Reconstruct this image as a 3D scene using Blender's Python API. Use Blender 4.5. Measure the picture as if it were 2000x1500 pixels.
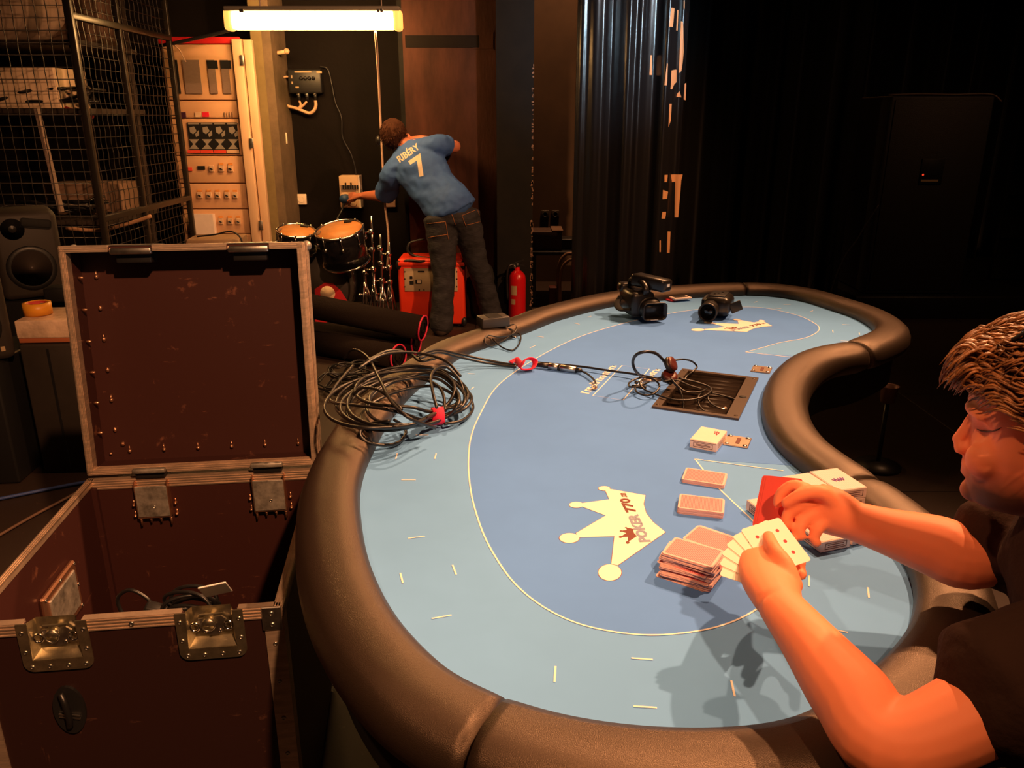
import bpy, bmesh, math, random
from mathutils import Vector as V, Matrix as MX, noise as NZ
for _o in list(bpy.data.objects): bpy.data.objects.remove(_o)
random.seed(7)
SC = bpy.context.scene; COL = SC.collection
PI = math.pi
# ---------------------------------------------------------------- camera
FPX, PITCH, CAMH = 1555.0, math.radians(18.5), 1.5
cd = bpy.data.cameras.new('camera'); cam = bpy.data.objects.new('camera', cd); COL.objects.link(cam)
cd.sensor_width = 36; cd.lens = 36*FPX/2000; cd.clip_start = .05
cam.location = (0, 0, CAMH); cam.rotation_euler = (PI/2-PITCH, 0, 0)
SC.camera = cam
# ---------------------------------------------------------------- world, lights, exposure
SC.view_settings.view_transform = 'Standard'; SC.view_settings.look = 'None'
SC.view_settings.gamma = 1; SC.view_settings.use_curve_mapping = False
SC.view_settings.exposure = 0.0
w = bpy.data.worlds.new('dark_hall'); SC.world = w; w.use_nodes = True
w.node_tree.nodes['Background'].inputs[0].default_value = (1, .5, .28, 1)
w.node_tree.nodes['Background'].inputs[1].default_value = .012
WARM = (1, .46, .20)
def spot(name, loc, tgt, power, size, ang=70, blend=.6, col=WARM):
    l = bpy.data.lights.new(name, 'SPOT'); l.energy = power; l.color = col
    l.shadow_soft_size = size; l.spot_size = math.radians(ang); l.spot_blend = blend
    o = bpy.data.objects.new(name, l); COL.objects.link(o); o.location = loc
    o.rotation_euler = (V(tgt)-V(loc)).to_track_quat('-Z', 'Y').to_euler()
    return o
spot('stage_spot', (2.8, 3.3, 4.1), (.42, 1.65, .8), 1140, .05, 64, 1.0)
spot('stage_spot', (1.5, 4.5, 4.1), (.35, 1.6, .8), 760, .05, 56, 1.0)
spot('stage_spot', (.9, -.7, 3.3), (-1.15, 2.2, .8), 640, .05, 60, .8)
spot('stage_spot', (2.6, 2.2, 3.7), (-.8, 5.9, .8), 800, .05, 52, .6)
spot('stage_spot', (-1.1, .2, 3.4), (.75, 1.0, 1.0), 150, .05, 50, .8)
spot('cool_work_lamp', (1.9, 3.3, 2.45), (.70, 5.85, 2.1), 260, .10, 34, 1.0, (.5, .8, 1))
spot('recess_fill_light', (.7, 7.0, 4.0), (.5, 7.6, 1.6), 260, .05, 90, .8)  # added unseen light, only brightens the recess wall
spot('side_fill_light', (4.6, 3.2, 4.1), (3.2, 6.2, 1.0), 60, .1, 50, 1.0)  # added weak fill so the tall loudspeaker shows; no real lamp there

# ---------------------------------------------------------------- helpers
CT, ST = math.cos(PITCH), math.sin(PITCH)
def ray(px, py):
    u = (px-1000)/FPX; v = (py-750)/FPX
    return V((u, CT-v*ST, -ST-v*CT))
def at(px, py, z=None, y=None, x=None):
    d = ray(px, py); o = V((0, 0, CAMH))
    t = (z-CAMH)/d.z if z is not None else (y/d.y if y is not None else x/d.x)
    return o+d*t
def at2(px, py, z): p = at(px, py, z=z); return (p.x, p.y)
def hit(px, py, p0, n):
    d = ray(px, py); o = V((0, 0, CAMH)); return o+d*((V(p0)-o).dot(V(n))/d.dot(V(n)))
ORG = {}
class MB:
    def __init__(s): s.v = []; s.f = []; s.s = []; s.X = MX.Identity(4)
    def add(s, vs, fs, sm=False):
        b = len(s.v); s.v += [s.X @ V(p) for p in vs]
        s.f += [tuple(i+b for i in f) for f in fs]; s.s += [sm]*len(fs); return s
    def bm(s, bm, X=None, sm=False):
        bm.verts.index_update(); X = X or MX.Identity(4)
        s.add([X @ v.co for v in bm.verts], [[v.index for v in f.verts] for f in bm.faces], sm); bm.free(); return s
    def box(s, c, d, rot=None, bev=0, seg=2, sm=False):
        X = MX.Translation(V(c))
        if rot is not None: X = X @ (MX.Rotation(rot, 4, 'Z') if isinstance(rot, (int, float)) else rot.to_4x4())
        bm = bmesh.new(); bmesh.ops.create_cube(bm, size=1)
        for v in bm.verts: v.co = V((v.co.x*d[0], v.co.y*d[1], v.co.z*d[2]))
        if bev: bmesh.ops.bevel(bm, geom=bm.edges[:], offset=bev, segments=seg, profile=.5, affect='EDGES')
        return s.bm(bm, X, sm or (bev > 0 and seg > 1))
    def b2(s, lo, hi, bev=0):
        return s.box([(a+b)/2 for a, b in zip(lo, hi)], [abs(b-a) for a, b in zip(lo, hi)], None, bev)
    def bar(s, p0, p1, wd, ht, up=(0, 0, 1), bev=0):
        p0, p1 = V(p0), V(p1); d = p1-p0; L = d.length; d.normalize()
        sd = d.cross(V(up));
        if sd.length < 1e-4: sd = d.cross(V((1, 0, 0)))
        sd.normalize(); u = sd.cross(d)
        R = MX((( d.x, sd.x, u.x), (d.y, sd.y, u.y), (d.z, sd.z, u.z)))
        return s.box((p0+p1)/2, (L, wd, ht), R, bev)
    def tube(s, pts, r, seg=8, closed=False, sm=True, flat=1.0):
        pts = [V(p) for p in pts]; n = len(pts)
        rr = r if isinstance(r, (list, tuple)) else [r]*n
        T = []
        for i in range(n):
            a = pts[(i-1) % n] if (closed or i > 0) else pts[i]
            b = pts[(i+1) % n] if (closed or i < n-1) else pts[i]
            t = b-a; T.append(t.normalized() if t.length > 1e-9 else V((0, 0, 1)))
        u = T[0].cross(V((0, 0, 1)));
        if u.length < 1e-3: u = T[0].cross(V((1, 0, 0)))
        u.normalize(); vs = []; fs = []
        for i in range(n):
            u = u-T[i]*u.dot(T[i]);
            u = u.normalized() if u.length > 1e-6 else T[i].orthogonal().normalized()
            w_ = T[i].cross(u)
            for k in range(seg):
                a = 2*PI*k/seg; vs.append(pts[i]+(u*math.cos(a)+w_*math.sin(a)*flat)*rr[i])
        for i in range(n if closed else n-1):
            j = (i+1) % n
            for k in range(seg):
                fs.append((i*seg+k, i*seg+(k+1) % seg, j*seg+(k+1) % seg, j*seg+k))
        if not closed: fs += [tuple(range(seg))[::-1], tuple((n-1)*seg+k for k in range(seg))]
        return s.add(vs, fs, sm)
    def cyl(s, p0, p1, r0, r1=None, seg=16, sm=True):
        return s.tube([p0, p1], [r0, r0 if r1 is None else r1], seg, sm=sm)
    def lathe(s, prof, o=(0, 0, 0), ax=(0, 0, 1), seg=24, sm=True):
        q = V((0, 0, 1)).rotation_difference(V(ax)).to_matrix(); o = V(o); vs = []; fs = []
        for r, z in prof:
            for k in range(seg):
                a = 2*PI*k/seg; vs.append(o+q @ V((r*math.cos(a), r*math.sin(a), z)))
        for i in range(len(prof)-1):
            for k in range(seg):
                fs.append((i*seg+k, i*seg+(k+1) % seg, (i+1)*seg+(k+1) % seg, (i+1)*seg+k))
        if prof[0] == prof[-1]: return s.add(vs, fs, sm)
        if prof[0][0] > 1e-5: fs.append(tuple(range(seg))[::-1])
        if prof[-1][0] > 1e-5: fs.append(tuple((len(prof)-1)*seg+k for k in range(seg)))
        return s.add(vs, fs, sm)
    def ell(s, c, r, rot=None, seg=16, rings=10, sm=True):
        R = rot if rot is not None else MX.Identity(3); c = V(c); vs = []; fs = []
        for i in range(rings+1):
            t = PI*i/rings
            for k in range(seg):
                a = 2*PI*k/seg
                vs.append(c+R @ V((r[0]*math.sin(t)*math.cos(a), r[1]*math.sin(t)*math.sin(a), -r[2]*math.cos(t))))
        for i in range(rings):
            for k in range(seg):
                fs.append((i*seg+k, i*seg+(k+1) % seg, (i+1)*seg+(k+1) % seg, (i+1)*seg+k))
        return s.add(vs, fs, sm)
    def loft(s, rings, sm=True, caps=True, closed=False):
        n = len(rings[0]); vs = [p for r in rings for p in r]; fs = []
        m = len(rings)
        for i in range(m if closed else m-1):
            for k in range(n):
                j = (i+1) % m
                fs.append((i*n+k, i*n+(k+1) % n, j*n+(k+1) % n, j*n+k))
        if caps and not closed: fs += [tuple(range(n))[::-1], tuple((m-1)*n+k for k in range(n))]
        return s.add(vs, fs, sm)
    def prism(s, poly, z0, z1, holes=(), fn=None, sm=False):
        fn = fn or (lambda x, y, z: V((x, y, z)))
        bm = bmesh.new(); loops = [poly]+list(holes); es = []
        for lp in loops:
            vv = [bm.verts.new((p[0], p[1], 0)) for p in lp]
            es += [bm.edges.new((vv[i], vv[(i+1) % len(vv)])) for i in range(len(vv))]
        bmesh.ops.triangle_fill(bm, use_beauty=True, use_dissolve=False, edges=es)
        bm.verts.index_update(); vs = [(v.co.x, v.co.y) for v in bm.verts]
        fs = []
        for f in bm.faces:
            ids = [v.index for v in f.verts]
            a, b, c = [vs[i] for i in ids[:3]]
            if (b[0]-a[0])*(c[1]-a[1])-(b[1]-a[1])*(c[0]-a[0]) < 0: ids = ids[::-1]
            fs.append(ids)
        n = len(vs); bm.free()
        F = [tuple(i+n for i in f) for f in fs]+[tuple(f[::-1]) for f in fs]
        o = 0
        for li, lp in enumerate(loops):
            k = len(lp); ar = sum(lp[i][0]*lp[(i+1) % k][1]-lp[(i+1) % k][0]*lp[i][1] for i in range(k))
            for i in range(k):
                a, b = o+i, o+(i+1) % k
                q = (a, b, b+n, a+n); F.append(q if (ar > 0) == (li == 0) else q[::-1])
            o += k
        return s.add([fn(x, y, z0) for x, y in vs]+[fn(x, y, z1) for x, y in vs], F, sm)
    def mesh(s, name, org=(0, 0, 0)):
        me = bpy.data.meshes.new(name); o = V(org)
        me.from_pydata([tuple(p-o) for p in s.v], [], s.f)
        me.polygons.foreach_set('use_smooth', s.s); me.update(); return me
def tag(o, label=None, cat=None, group=None, kind=None):
    if label: o['label'] = label
    if cat: o['category'] = cat
    if group: o['group'] = group
    if kind: o['kind'] = kind
    return o
def thing(name, label, cat, loc, group=None):
    o = bpy.data.objects.new(name, None); COL.objects.link(o); o.location = loc
    o.empty_display_size = .05; ORG[o] = V(loc); return tag(o, label, cat, group)
def obj(name, mb, mt, parent=None, org=None, label=None, cat=None, group=None, kind=None):
    if parent is not None: org = ORG[parent]; loc = V((0, 0, 0))
    else:
        if org is None:
            xs = [p.x for p in mb.v]; ys = [p.y for p in mb.v]; zs = [p.z for p in mb.v]
            org = V(((min(xs)+max(xs))/2, (min(ys)+max(ys))/2, min(zs)))
        org = V(org); loc = org
    me = mb.mesh(name, org)
    for m in (mt if isinstance(mt, (list, tuple)) else [mt]): me.materials.append(m)
    o = bpy.data.objects.new(name, me); COL.objects.link(o); o.location = loc
    if parent is not None: o.parent = parent
    ORG[o] = org; return tag(o, label, cat, group, kind)
def struct(name, mb, mt, parent=None): return obj(name, mb, mt, parent, kind=None if parent else 'structure')
def inst(name, me, parent, X, mt=None):
    """a piece that shares mesh data; X places it in world space"""
    o = bpy.data.objects.new(name, me); COL.objects.link(o)
    if parent is not None: o.parent = parent; X = MX.Translation(-ORG[parent]) @ X
    o.matrix_local = X; ORG[o] = V(X.translation) if parent is None else ORG[parent]; return o
def copy_tree(o, parent=None):
    c = o.copy(); COL.objects.link(c); c.parent = parent
    for ch in list(o.children): copy_tree(ch, c)
    return c
def cat_rom(pts, n=8, closed=False):
    P = [V(p) for p in pts]; N = len(P); out = []
    for i in range(N if closed else N-1):
        p0 = P[(i-1) % N] if (closed or i > 0) else P[0]*2-P[1]
        p1 = P[i]; p2 = P[(i+1) % N]; p3 = P[(i+2) % N] if (closed or i < N-2) else P[-1]*2-P[-2]
        for k in range(n):
            t = k/n; t2 = t*t; t3 = t2*t
            out.append(.5*((2*p1)+(p2-p0)*t+(2*p0-5*p1+4*p2-p3)*t2+(3*p1-p0-3*p2+p3)*t3))
    if not closed: out.append(P[-1].copy())
    return out
def resample(P, n, closed=False):
    Q = list(P)+([P[0]] if closed else []); L = [0]
    for a, b in zip(Q, Q[1:]): L.append(L[-1]+(b-a).length)
    out = []; j = 0
    m = n if closed else n-1
    for i in range(n):
        t = L[-1]*i/m
        while j < len(L)-2 and L[j+1] < t: j += 1
        k = (t-L[j])/max(L[j+1]-L[j], 1e-9); out.append(Q[j].lerp(Q[j+1], k))
    return out
_TX = {}
def text2d(s, bold=0.0, res=2):
    k = (s, bold)
    if k not in _TX:
        c = bpy.data.curves.new('t', 'FONT'); c.body = s; c.size = 1; c.offset = bold; c.resolution_u = res
        o = bpy.data.objects.new('t', c); COL.objects.link(o); bpy.context.view_layer.update()
        me = bpy.data.meshes.new_from_object(o.evaluated_get(bpy.context.evaluated_depsgraph_get()))
        vs = [(v.co.x, v.co.y) for v in me.vertices]; fs = [tuple(p.vertices) for p in me.polygons]
        bpy.data.objects.remove(o); bpy.data.curves.remove(c); bpy.data.meshes.remove(me)
        x0 = min(v[0] for v in vs); x1 = max(v[0] for v in vs); y0 = min(v[1] for v in vs); y1 = max(v[1] for v in vs)
        _TX[k] = ([((x-x0)/(x1-x0), (y-y0)/(y1-y0)) for x, y in vs], fs)
    return _TX[k]
def put_text(mb, s, fn, bold=0.0):
    """fn maps (u,v) in 0..1 to a point"""
    vs, fs = text2d(s, bold); mb.add([fn(u, v) for u, v in vs], fs)
def frame(p, ux, uy):
    p, ux, uy = V(p), V(ux), V(uy); return lambda u, v: p+ux*u+uy*v
# ---------------------------------------------------------------- materials
MT = {}
def mat(name, col, rough=.5, metal=0.0, var=0.0, vs=8.0, bump=0.0, bs=40.0, spec=.5, coat=0.0, emis=None, col2=None, stretch=None, detail=4, sss=0.0, sheen=0.0):
    m = bpy.data.materials.new(name); m.use_nodes = True; nt = m.node_tree; b = nt.nodes['Principled BSDF']
    b.inputs['Base Color'].default_value = (*col, 1); b.inputs['Roughness'].default_value = rough
    b.inputs['Metallic'].default_value = metal; b.inputs['Specular IOR Level'].default_value = spec
    b.inputs['Coat Weight'].default_value = coat
    if sss: b.inputs['Subsurface Weight'].default_value = sss; b.inputs['Subsurface Radius'].default_value = (.012, .004, .002); b.inputs['Subsurface Scale'].default_value = 1
    if sheen: b.inputs['Sheen Weight'].default_value = sheen
    if emis: b.inputs['Emission Color'].default_value = (*emis[0], 1); b.inputs['Emission Strength'].default_value = emis[1]
    if var or bump or col2:
        tc = nt.nodes.new('ShaderNodeTexCoord'); src = tc.outputs['Object']
        if stretch:
            mp = nt.nodes.new('ShaderNodeMapping'); mp.inputs['Scale'].default_value = stretch
            nt.links.new(src, mp.inputs[0]); src = mp.outputs[0]
    if var or col2:
        n = nt.nodes.new('ShaderNodeTexNoise'); n.inputs['Scale'].default_value = vs; n.inputs['Detail'].default_value = detail
        n.inputs['Roughness'].default_value = .65
        nt.links.new(src, n.inputs['Vector'])
        r = nt.nodes.new('ShaderNodeValToRGB'); r.color_ramp.elements[0].position = .35; r.color_ramp.elements[1].position = .68
        c2 = col2 or tuple(min(1, c*(1+var)) for c in col); c1 = col if col2 else tuple(c*(1-var) for c in col)
        r.color_ramp.elements[0].color = (*c1, 1); r.color_ramp.elements[1].color = (*c2, 1)
        nt.links.new(n.outputs['Fac'], r.inputs[0]); nt.links.new(r.outputs[0], b.inputs['Base Color'])
    if bump:
        n2 = nt.nodes.new('ShaderNodeTexNoise'); n2.inputs['Scale'].default_value = bs; n2.inputs['Detail'].default_value = 3
        nt.links.new(src, n2.inputs['Vector'])
        bp = nt.nodes.new('ShaderNodeBump'); bp.inputs['Strength'].default_value = bump; bp.inputs['Distance'].default_value = .01
        nt.links.new(n2.outputs['Fac'], bp.inputs['Height']); nt.links.new(bp.outputs[0], b.inputs['Normal'])
    MT[name] = m; return m
def scratched(name, col, scol, rough=.35, amt=.62, sc=14.0, spec=.5):
    """dark board with pale scratches and small chips"""
    m = mat(name, col, rough, spec=spec); nt = m.node_tree; b = nt.nodes['Principled BSDF']
    tc = nt.nodes.new('ShaderNodeTexCoord')
    facs = []
    for k, (st, s2, thr) in enumerate((((3, 1, 14), sc, amt+.07), ((12, 2, 2.5), sc*.7, amt+.08), ((1, 1, 1), sc*3, amt+.05))):
        mp = nt.nodes.new('ShaderNodeMapping'); mp.inputs['Scale'].default_value = st; mp.inputs['Rotation'].default_value = (.5*k, .7*k+.3, .4)
        n = nt.nodes.new('ShaderNodeTexNoise'); n.inputs['Scale'].default_value = s2/4; n.inputs['Detail'].default_value = 5; n.inputs['Roughness'].default_value = .7
        r = nt.nodes.new('ShaderNodeValToRGB'); r.color_ramp.elements[0].position = thr; r.color_ramp.elements[1].position = thr+.1
        nt.links.new(tc.outputs['Object'], mp.inputs[0]); nt.links.new(mp.outputs[0], n.inputs['Vector']); nt.links.new(n.outputs['Fac'], r.inputs[0])
        facs.append(r.outputs[0])
    mx = nt.nodes.new('ShaderNodeMath'); mx.operation = 'MAXIMUM'; nt.links.new(facs[0], mx.inputs[0]); nt.links.new(facs[1], mx.inputs[1])
    mx2 = nt.nodes.new('ShaderNodeMath'); mx2.operation = 'MAXIMUM'; nt.links.new(mx.outputs[0], mx2.inputs[0]); nt.links.new(facs[2], mx2.inputs[1])
    mix = nt.nodes.new('ShaderNodeMix'); mix.data_type = 'RGBA'
    mix.inputs[6].default_value = (*col, 1); mix.inputs[7].default_value = (*scol, 1)
    sc_ = nt.nodes.new('ShaderNodeMath'); sc_.operation = 'MULTIPLY'; sc_.inputs[1].default_value = .38
    nt.links.new(mx2.outputs[0], sc_.inputs[0]); nt.links.new(sc_.outputs[0], mix.inputs[0]); nt.links.new(mix.outputs[2], b.inputs['Base Color'])
    return m
black = mat('black_plastic', (.012, .012, .013), .42)
blackm = mat('black_matte', (.010, .010, .010), .8)
rubber = mat('black_rubber', (.010, .010, .011), .38, spec=.6)
leather = mat('rail_leather', (.019, .0125, .0095), .40, bump=.25, bs=900, spec=.6)
_b = leather.node_tree.nodes['Principled BSDF']; _b.inputs['Specular IOR Level'].default_value = 1.0; _b.inputs['Specular Tint'].default_value = (1, .74, .55, 1)
felt_l = mat('felt_light_blue', (.16, .40, .88), .85, var=.04, vs=3, spec=.15)
felt_d = mat('felt_mid_blue', (.114, .30, .84), .85, var=.04, vs=3, spec=.15)
white_p = mat('white_print', (.80, .80, .76), .7)
grey_p = mat('grey_blue_print', (.24, .28, .42), .7)
brown_p = mat('red_brown_print', (.16, .035, .02), .7)
steel = mat('worn_steel', (.62, .60, .56), .34, 1.0, var=.25, vs=30)
chrome = mat('chrome', (.70, .68, .66), .16, 1.0)
alu = mat('aluminium_trim', (.68, .53, .41), .42, .75, var=.18, vs=20, stretch=(1, 1, 6))
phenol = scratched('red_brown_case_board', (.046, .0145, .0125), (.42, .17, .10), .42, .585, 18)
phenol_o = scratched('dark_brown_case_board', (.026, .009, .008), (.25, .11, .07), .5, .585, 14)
zinc = mat('stained_zinc', (.50, .47, .42), .5, .6, col2=(.16, .15, .13), vs=28)
wood = mat('dark_board', (.03, .022, .018), .6, var=.3, vs=5)
skin = mat('skin', (.62, .30, .19), .5, var=.07, vs=25, sss=.12, bump=.05, bs=300)
# ================================================================ the setting
floor_m = scratched('black_stage_floor', (.036, .022, .017), (.14, .08, .06), .6, .58, 30, .35)
wallm = mat('dark_brown_wall_paint', (.0055, .0036, .0030), .75, var=.25, vs=2.5, bump=.15, bs=30, spec=.12)
panelm = mat('brown_board', (.048, .017, .011), .75, var=.4, vs=3, bump=.25, bs=22, stretch=(2, 2, .6), spec=.2)
coreblk = mat('black_painted_column', (.008, .008, .008), .7, col2=(.012, .011, .01), vs=9, spec=.15)
conc = mat('rough_concrete', (.17, .115, .07), .85, col2=(.10, .07, .042), vs=5, bump=.5, bs=25)
recessm = mat('ochre_wall_paint', (.075, .042, .020), .8, var=.2, vs=2)
blockm = mat('dark_block', (.022, .018, .016), .8, var=.2, vs=4, bump=.3, bs=40)
mb = MB(); mb.b2((-6, -3, -.12), (6.5, 10, -.012)); fl = struct('floor', mb, blackm)
pm = MB(); pm.box((0, 0, -.007), (1.246, 2.494, .014), None, .002, 1); pme = pm.mesh('deck_panel'); pme.materials.append(floor_m)
for i in range(-4, 5):
    for j in range(-1, 4):
        inst('deck_panel', pme, fl, MX.Translation((i*1.25+.35, j*2.5+.55+(1.25 if i % 2 else 0), 0)))
mb = MB(); mb.b2((-6, 6.7, 0), (-.70, 6.9, 4.4)); struct('wall_back', mb, wallm)
mb = MB(); mb.b2((-6, -3, 0), (-5.85, 6.9, 4.4)); struct('wall_left', mb, wallm)
mb = MB(); mb.b2((-6, -3, 4.4), (6.5, 10, 4.5)); struct('ceiling', mb, blackm)
mb = MB(); mb.b2((6.2, -3, 0), (6.35, 9, 4.4)); struct('wall_right', mb, blackm)
mb = MB(); mb.b2((-6, -3.1, 0), (6.5, -3, 4.4)); struct('wall_front', mb, blackm)
# boarded pillar with a patched strip
pil = MB(); x0 = at(795, 300, y=6.15).x; x1 = at(970, 300, y=6.15).x
pil.b2((x0, 6.15, 0), (x1, 6.7, 4.4)); po = struct('wall_pillar', pil, panelm)
z0 = at(880, 78, y=6.15).z
mb = MB(); mb.b2((x0+.02, 6.142, z0-.05), (x1-.12, 6.15, z0+.03)); struct('patch_strip', mb, wallm, po)
mb = MB(); mb.b2((x1-.16, 6.143, z0-.06), (x1-.02, 6.15, z0+.05)); struct('patch_board', mb, panelm, po)
mb = MB(); mb.b2((x0-.045, 6.25, 0), (x0, 6.7, 4.4)); struct('black_strip', mb, coreblk, po)  # black upright strip along the pillar's left edge
# black column with chipped right edge
xa = at(970, 300, y=5.95).x; xb = at(1041, 300, y=5.95).x
mb = MB(); mb.b2((xa, 5.95, 0), (xb, 6.9, 4.4)); cobj = struct('wall_column', mb, coreblk)
chipm = mat('bare_chipped_edge', (.34, .20, .13), .8, col2=(.12, .07, .05), vs=60)
cb = MB(); rr = random.Random(3)
for k in range(85):
    z = .15+rr.random()**1.25*1.75; h = rr.uniform(.004, .022)*(1.6 if z < 1.1 else .8); wd = rr.uniform(.004, .016)
    cb.box((xb-wd/2+.002, 5.95-.0005, z), (wd, .006, h), MX.Rotation(rr.uniform(-.5, .5), 3, 'Y'))
ch = struct('chipped_edge', cb, chipm, cobj); ch['kind'] = 'stuff'
# recess beyond the column
mb = MB(); mb.b2((xb-.1, 7.6, 0), (1.6, 7.75, 4.4)); rw = struct('wall_recess', mb, recessm)
p = at(1075, 418, y=7.6)
for dx in (-.05, .045):
    mb = MB(); mb.box((p.x+dx, 7.59, p.z), (.075, .02, .075), None, .006)
    mb.lathe([(.026, 0), (.026, .006), (.018, .006), (.018, -.004)], (p.x+dx, 7.58, p.z), (0, -1, 0), 14)
    obj('wall_socket', mb, mat('grey_socket', (.05, .04, .03), .5) if dx < 0 else MT['grey_socket'], None,
        label='left dark socket on the ochre recess wall' if dx < 0 else 'right dark socket on the ochre recess wall', cat='socket', group='recess sockets')
# block wall seen between the drapes and at the far right
bw = MB(); bw.b2((1.4, 7.72, 0), (6.2, 7.9, 4.4)); bwo = struct('wall_blocks', bw, blackm)
bm_ = MB(); bm_.box((0, 0, 0), (.488, .04, .190), None, .004, 1); bme = bm_.mesh('block'); bme.materials.append(blockm)
for r in range(22):
    for xx in (2.45, 2.95, 3.45, 4.9, 5.4, 5.9):
        inst('block', bme, bwo, MX.Translation((xx+(.25 if r % 2 else 0), 7.70, .1+r*.2)))
# black drapes
drapem = mat('black_molton_drape', (.0075, .0065, .006), .95, spec=.1, sheen=.15)
def drape(name, label, xa, xb, y, z0, z1, fold, amp, mt, seed, n=160, cat='drape'):
    rr = random.Random(seed); ph = [rr.uniform(0, 6.28) for _ in range(4)]
    rings = []; th = .004
    def yy(x, z):
        t = (x-xa)/fold*2*PI; k = .75+.25*(1-(z-z0)/(z1-z0))
        return y+amp*k*(math.sin(t+ph[0]+.25*math.sin(z*1.3+ph[3]))+.45*math.sin(t*1.73+ph[1])+.2*math.sin(t*3.1+ph[2]))
    m = MB(); vs = []; fs = []; nz = 10
    for i in range(n+1):
        x = xa+(xb-xa)*i/n
        for j in range(nz+1):
            z = z0+(z1-z0)*j/nz; vs.append((x, yy(x, z), z))
    B = len(vs); vs += [(a, b+th, c) for a, b, c in vs]
    for i in range(n):
        for j in range(nz):
            a = i*(nz+1)+j; b = a+nz+1; fs.append((a, b, b+1, a+1)); fs.append((a+B, a+1+B, b+1+B, b+B))
    for i in range(n):
        for j in (0, nz):
            a = i*(nz+1)+j; b = a+nz+1; fs.append((a, a+B, b+B, b))
    for i in (0, n):
        for j in range(nz):
            a = i*(nz+1)+j; fs.append((a, a+1, a+1+B, a+B))
    m.add(vs, fs, True)
    return obj(name, m, mt, None, label=label, cat=cat), yy
drape('stage_drape', 'dark floor-length drape right of the shiny curtain', 1.12, 2.62, 6.35, .02, 4.3, .24, .035, drapem, 5)
drape('stage_drape', 'dark drape hanging behind the tall loudspeaker on the right', 2.95, 4.38, 7.2, .3, 4.3, .3, .05, drapem, 6)
# lit window high up between the drapes
wl = at(1641, 0, y=7.62); wr = at(1678, 0, y=7.62); wb = at(1655, 36, y=7.62)
glow = mat('lit_window_pane', (.8, .3, .05), .5, emis=((1, .36, .06), 2.2)); glow2 = mat('lit_window_pane_low', (.8, .2, .03), .5, emis=((1, .13, .015), 1.3))
mb = MB()
wx0, wx1, wz0, wz1 = wl.x, wr.x, wb.z, wb.z+.6
for a, b in (((wx0-.03, wz0-.03), (wx0, wz1+.03)), ((wx1, wz0-.03), (wx1+.03, wz1+.03)), ((wx0-.03, wz0-.03), (wx1+.03, wz0)), ((wx0-.03, wz1), (wx1+.03, wz1+.03))):
    mb.b2((a[0], 7.62, a[1]), (b[0], 7.68, b[1]))
wo = struct('window_1', mb, blackm)
for q, (a, b) in enumerate(((wz0, wz0+.06), (wz0+.06, wz1))):
    mb = MB(); mb.b2((wx0, 7.66, a), (wx1, 7.668, b)); obj('pane', mb, glow2 if q == 0 else glow, wo)
for t in (.38, .55):
    mb = MB(); x = wx0+(wx1-wx0)*t; mb.b2((x-.006, 7.635, wz0), (x+.006, 7.65, wz1)); obj('muntin', mb, blackm, wo)
# ================================================================ poker table
TZ = .76
inner_px = [(1450,578),(1350,583),(1217,596),(1100,624),(1040,647),(959,677),(905,697),(870,722),(815,764),(780,802),(752,842),(731,884),(715,920),(704,965),(703,1000),(710,1060),(722,1110),(745,1165),(780,1220),(830,1270),(890,1315),(960,1350),(1040,1380),(1130,1402),(1230,1416),(1340,1422),(1450,1418),(1530,1405),(1600,1383),(1690,1330),(1742,1285),(1772,1240),(1784,1190),(1779,1140),(1758,1095),(1728,1055),(1680,1012),(1620,965),(1566,925),(1524,888),(1496,848),(1486,805),(1492,770),(1510,740),(1540,715),(1582,698),(1632,689),(1670,676),(1696,664),(1707,652),(1692,636),(1662,620),(1620,606),(1570,590),(1510,580)]
ip = []
for k, (px, py) in enumerate(inner_px):
    zz = TZ
    if 17 <= k <= 29: zz = TZ+.026*min(1, (k-16)/4, (30-k)/3)
    ip.append(V((*at2(px, py, zz), 0)))
IN = resample(cat_rom(ip, 10, True), 420, True)
for _ in range(6): IN = [(IN[i-1]+IN[i]*2+IN[(i+1) % 420])/4 for i in range(420)]
NR = []
for i in range(420):
    t = (IN[(i+2) % 420]-IN[i-2]).normalized(); NR.append(V((t.y, -t.x, 0)))
for _ in range(10): NR = [(NR[i-1]+NR[i]*2+NR[(i+1) % 420]).normalized() for i in range(420)]
def near_i(px, py, z=TZ):
    p = V((*at2(px, py, z), 0)); return min(range(420), key=lambda i: (IN[i]-p).length)
tc_ = sum(IN, V((0, 0, 0)))/420
table = thing('poker_table', 'kidney-shaped poker table with blue felt and black padded rail', 'table', (tc_.x, tc_.y, 0))
tray_px = [(1324.6,722.5),(1479.7,741),(1452,823),(1275,797)]
tq = [V((*at2(*p, TZ), 0)) for p in tray_px]
tcn = sum(tq, V((0, 0, 0)))/4; tex = ((tq[1]-tq[0])+(tq[2]-tq[3])).normalized(); tey = V((-tex.y, tex.x, 0))
TW, TL = .228, .372
def tray(u, v, z): p = tcn+tex*u+tey*v; return V((p.x, p.y, z))
hole = [tuple(tray(a*(TW/2-.012), b*(TL/2-.012), 0)[:2]) for a, b in ((-1, -1), (1, -1), (1, 1), (-1, 1))]
mb = MB(); mb.prism([(p+n*.03)[:2] for p, n in zip(IN, NR)], .705, TZ, [hole]); obj('tabletop', mb, felt_l, table)
apr = [(p+n*.075)[:2] for p, n in zip(IN, NR)]
mb = MB(); mb.prism(apr, .60, .712); obj('apron', mb, blackm, table)
RAILP = [(.02, -.03), (.002, -.004), (-.001, .008), (.003, .026), (.012, .037), (.028, .0445), (.05, .047), (.075, .0455), (.097, .038), (.113, .025), (.121, .007), (.1225, -.012), (.117, -.03), (.10, -.042), (.06, -.045)]
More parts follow.
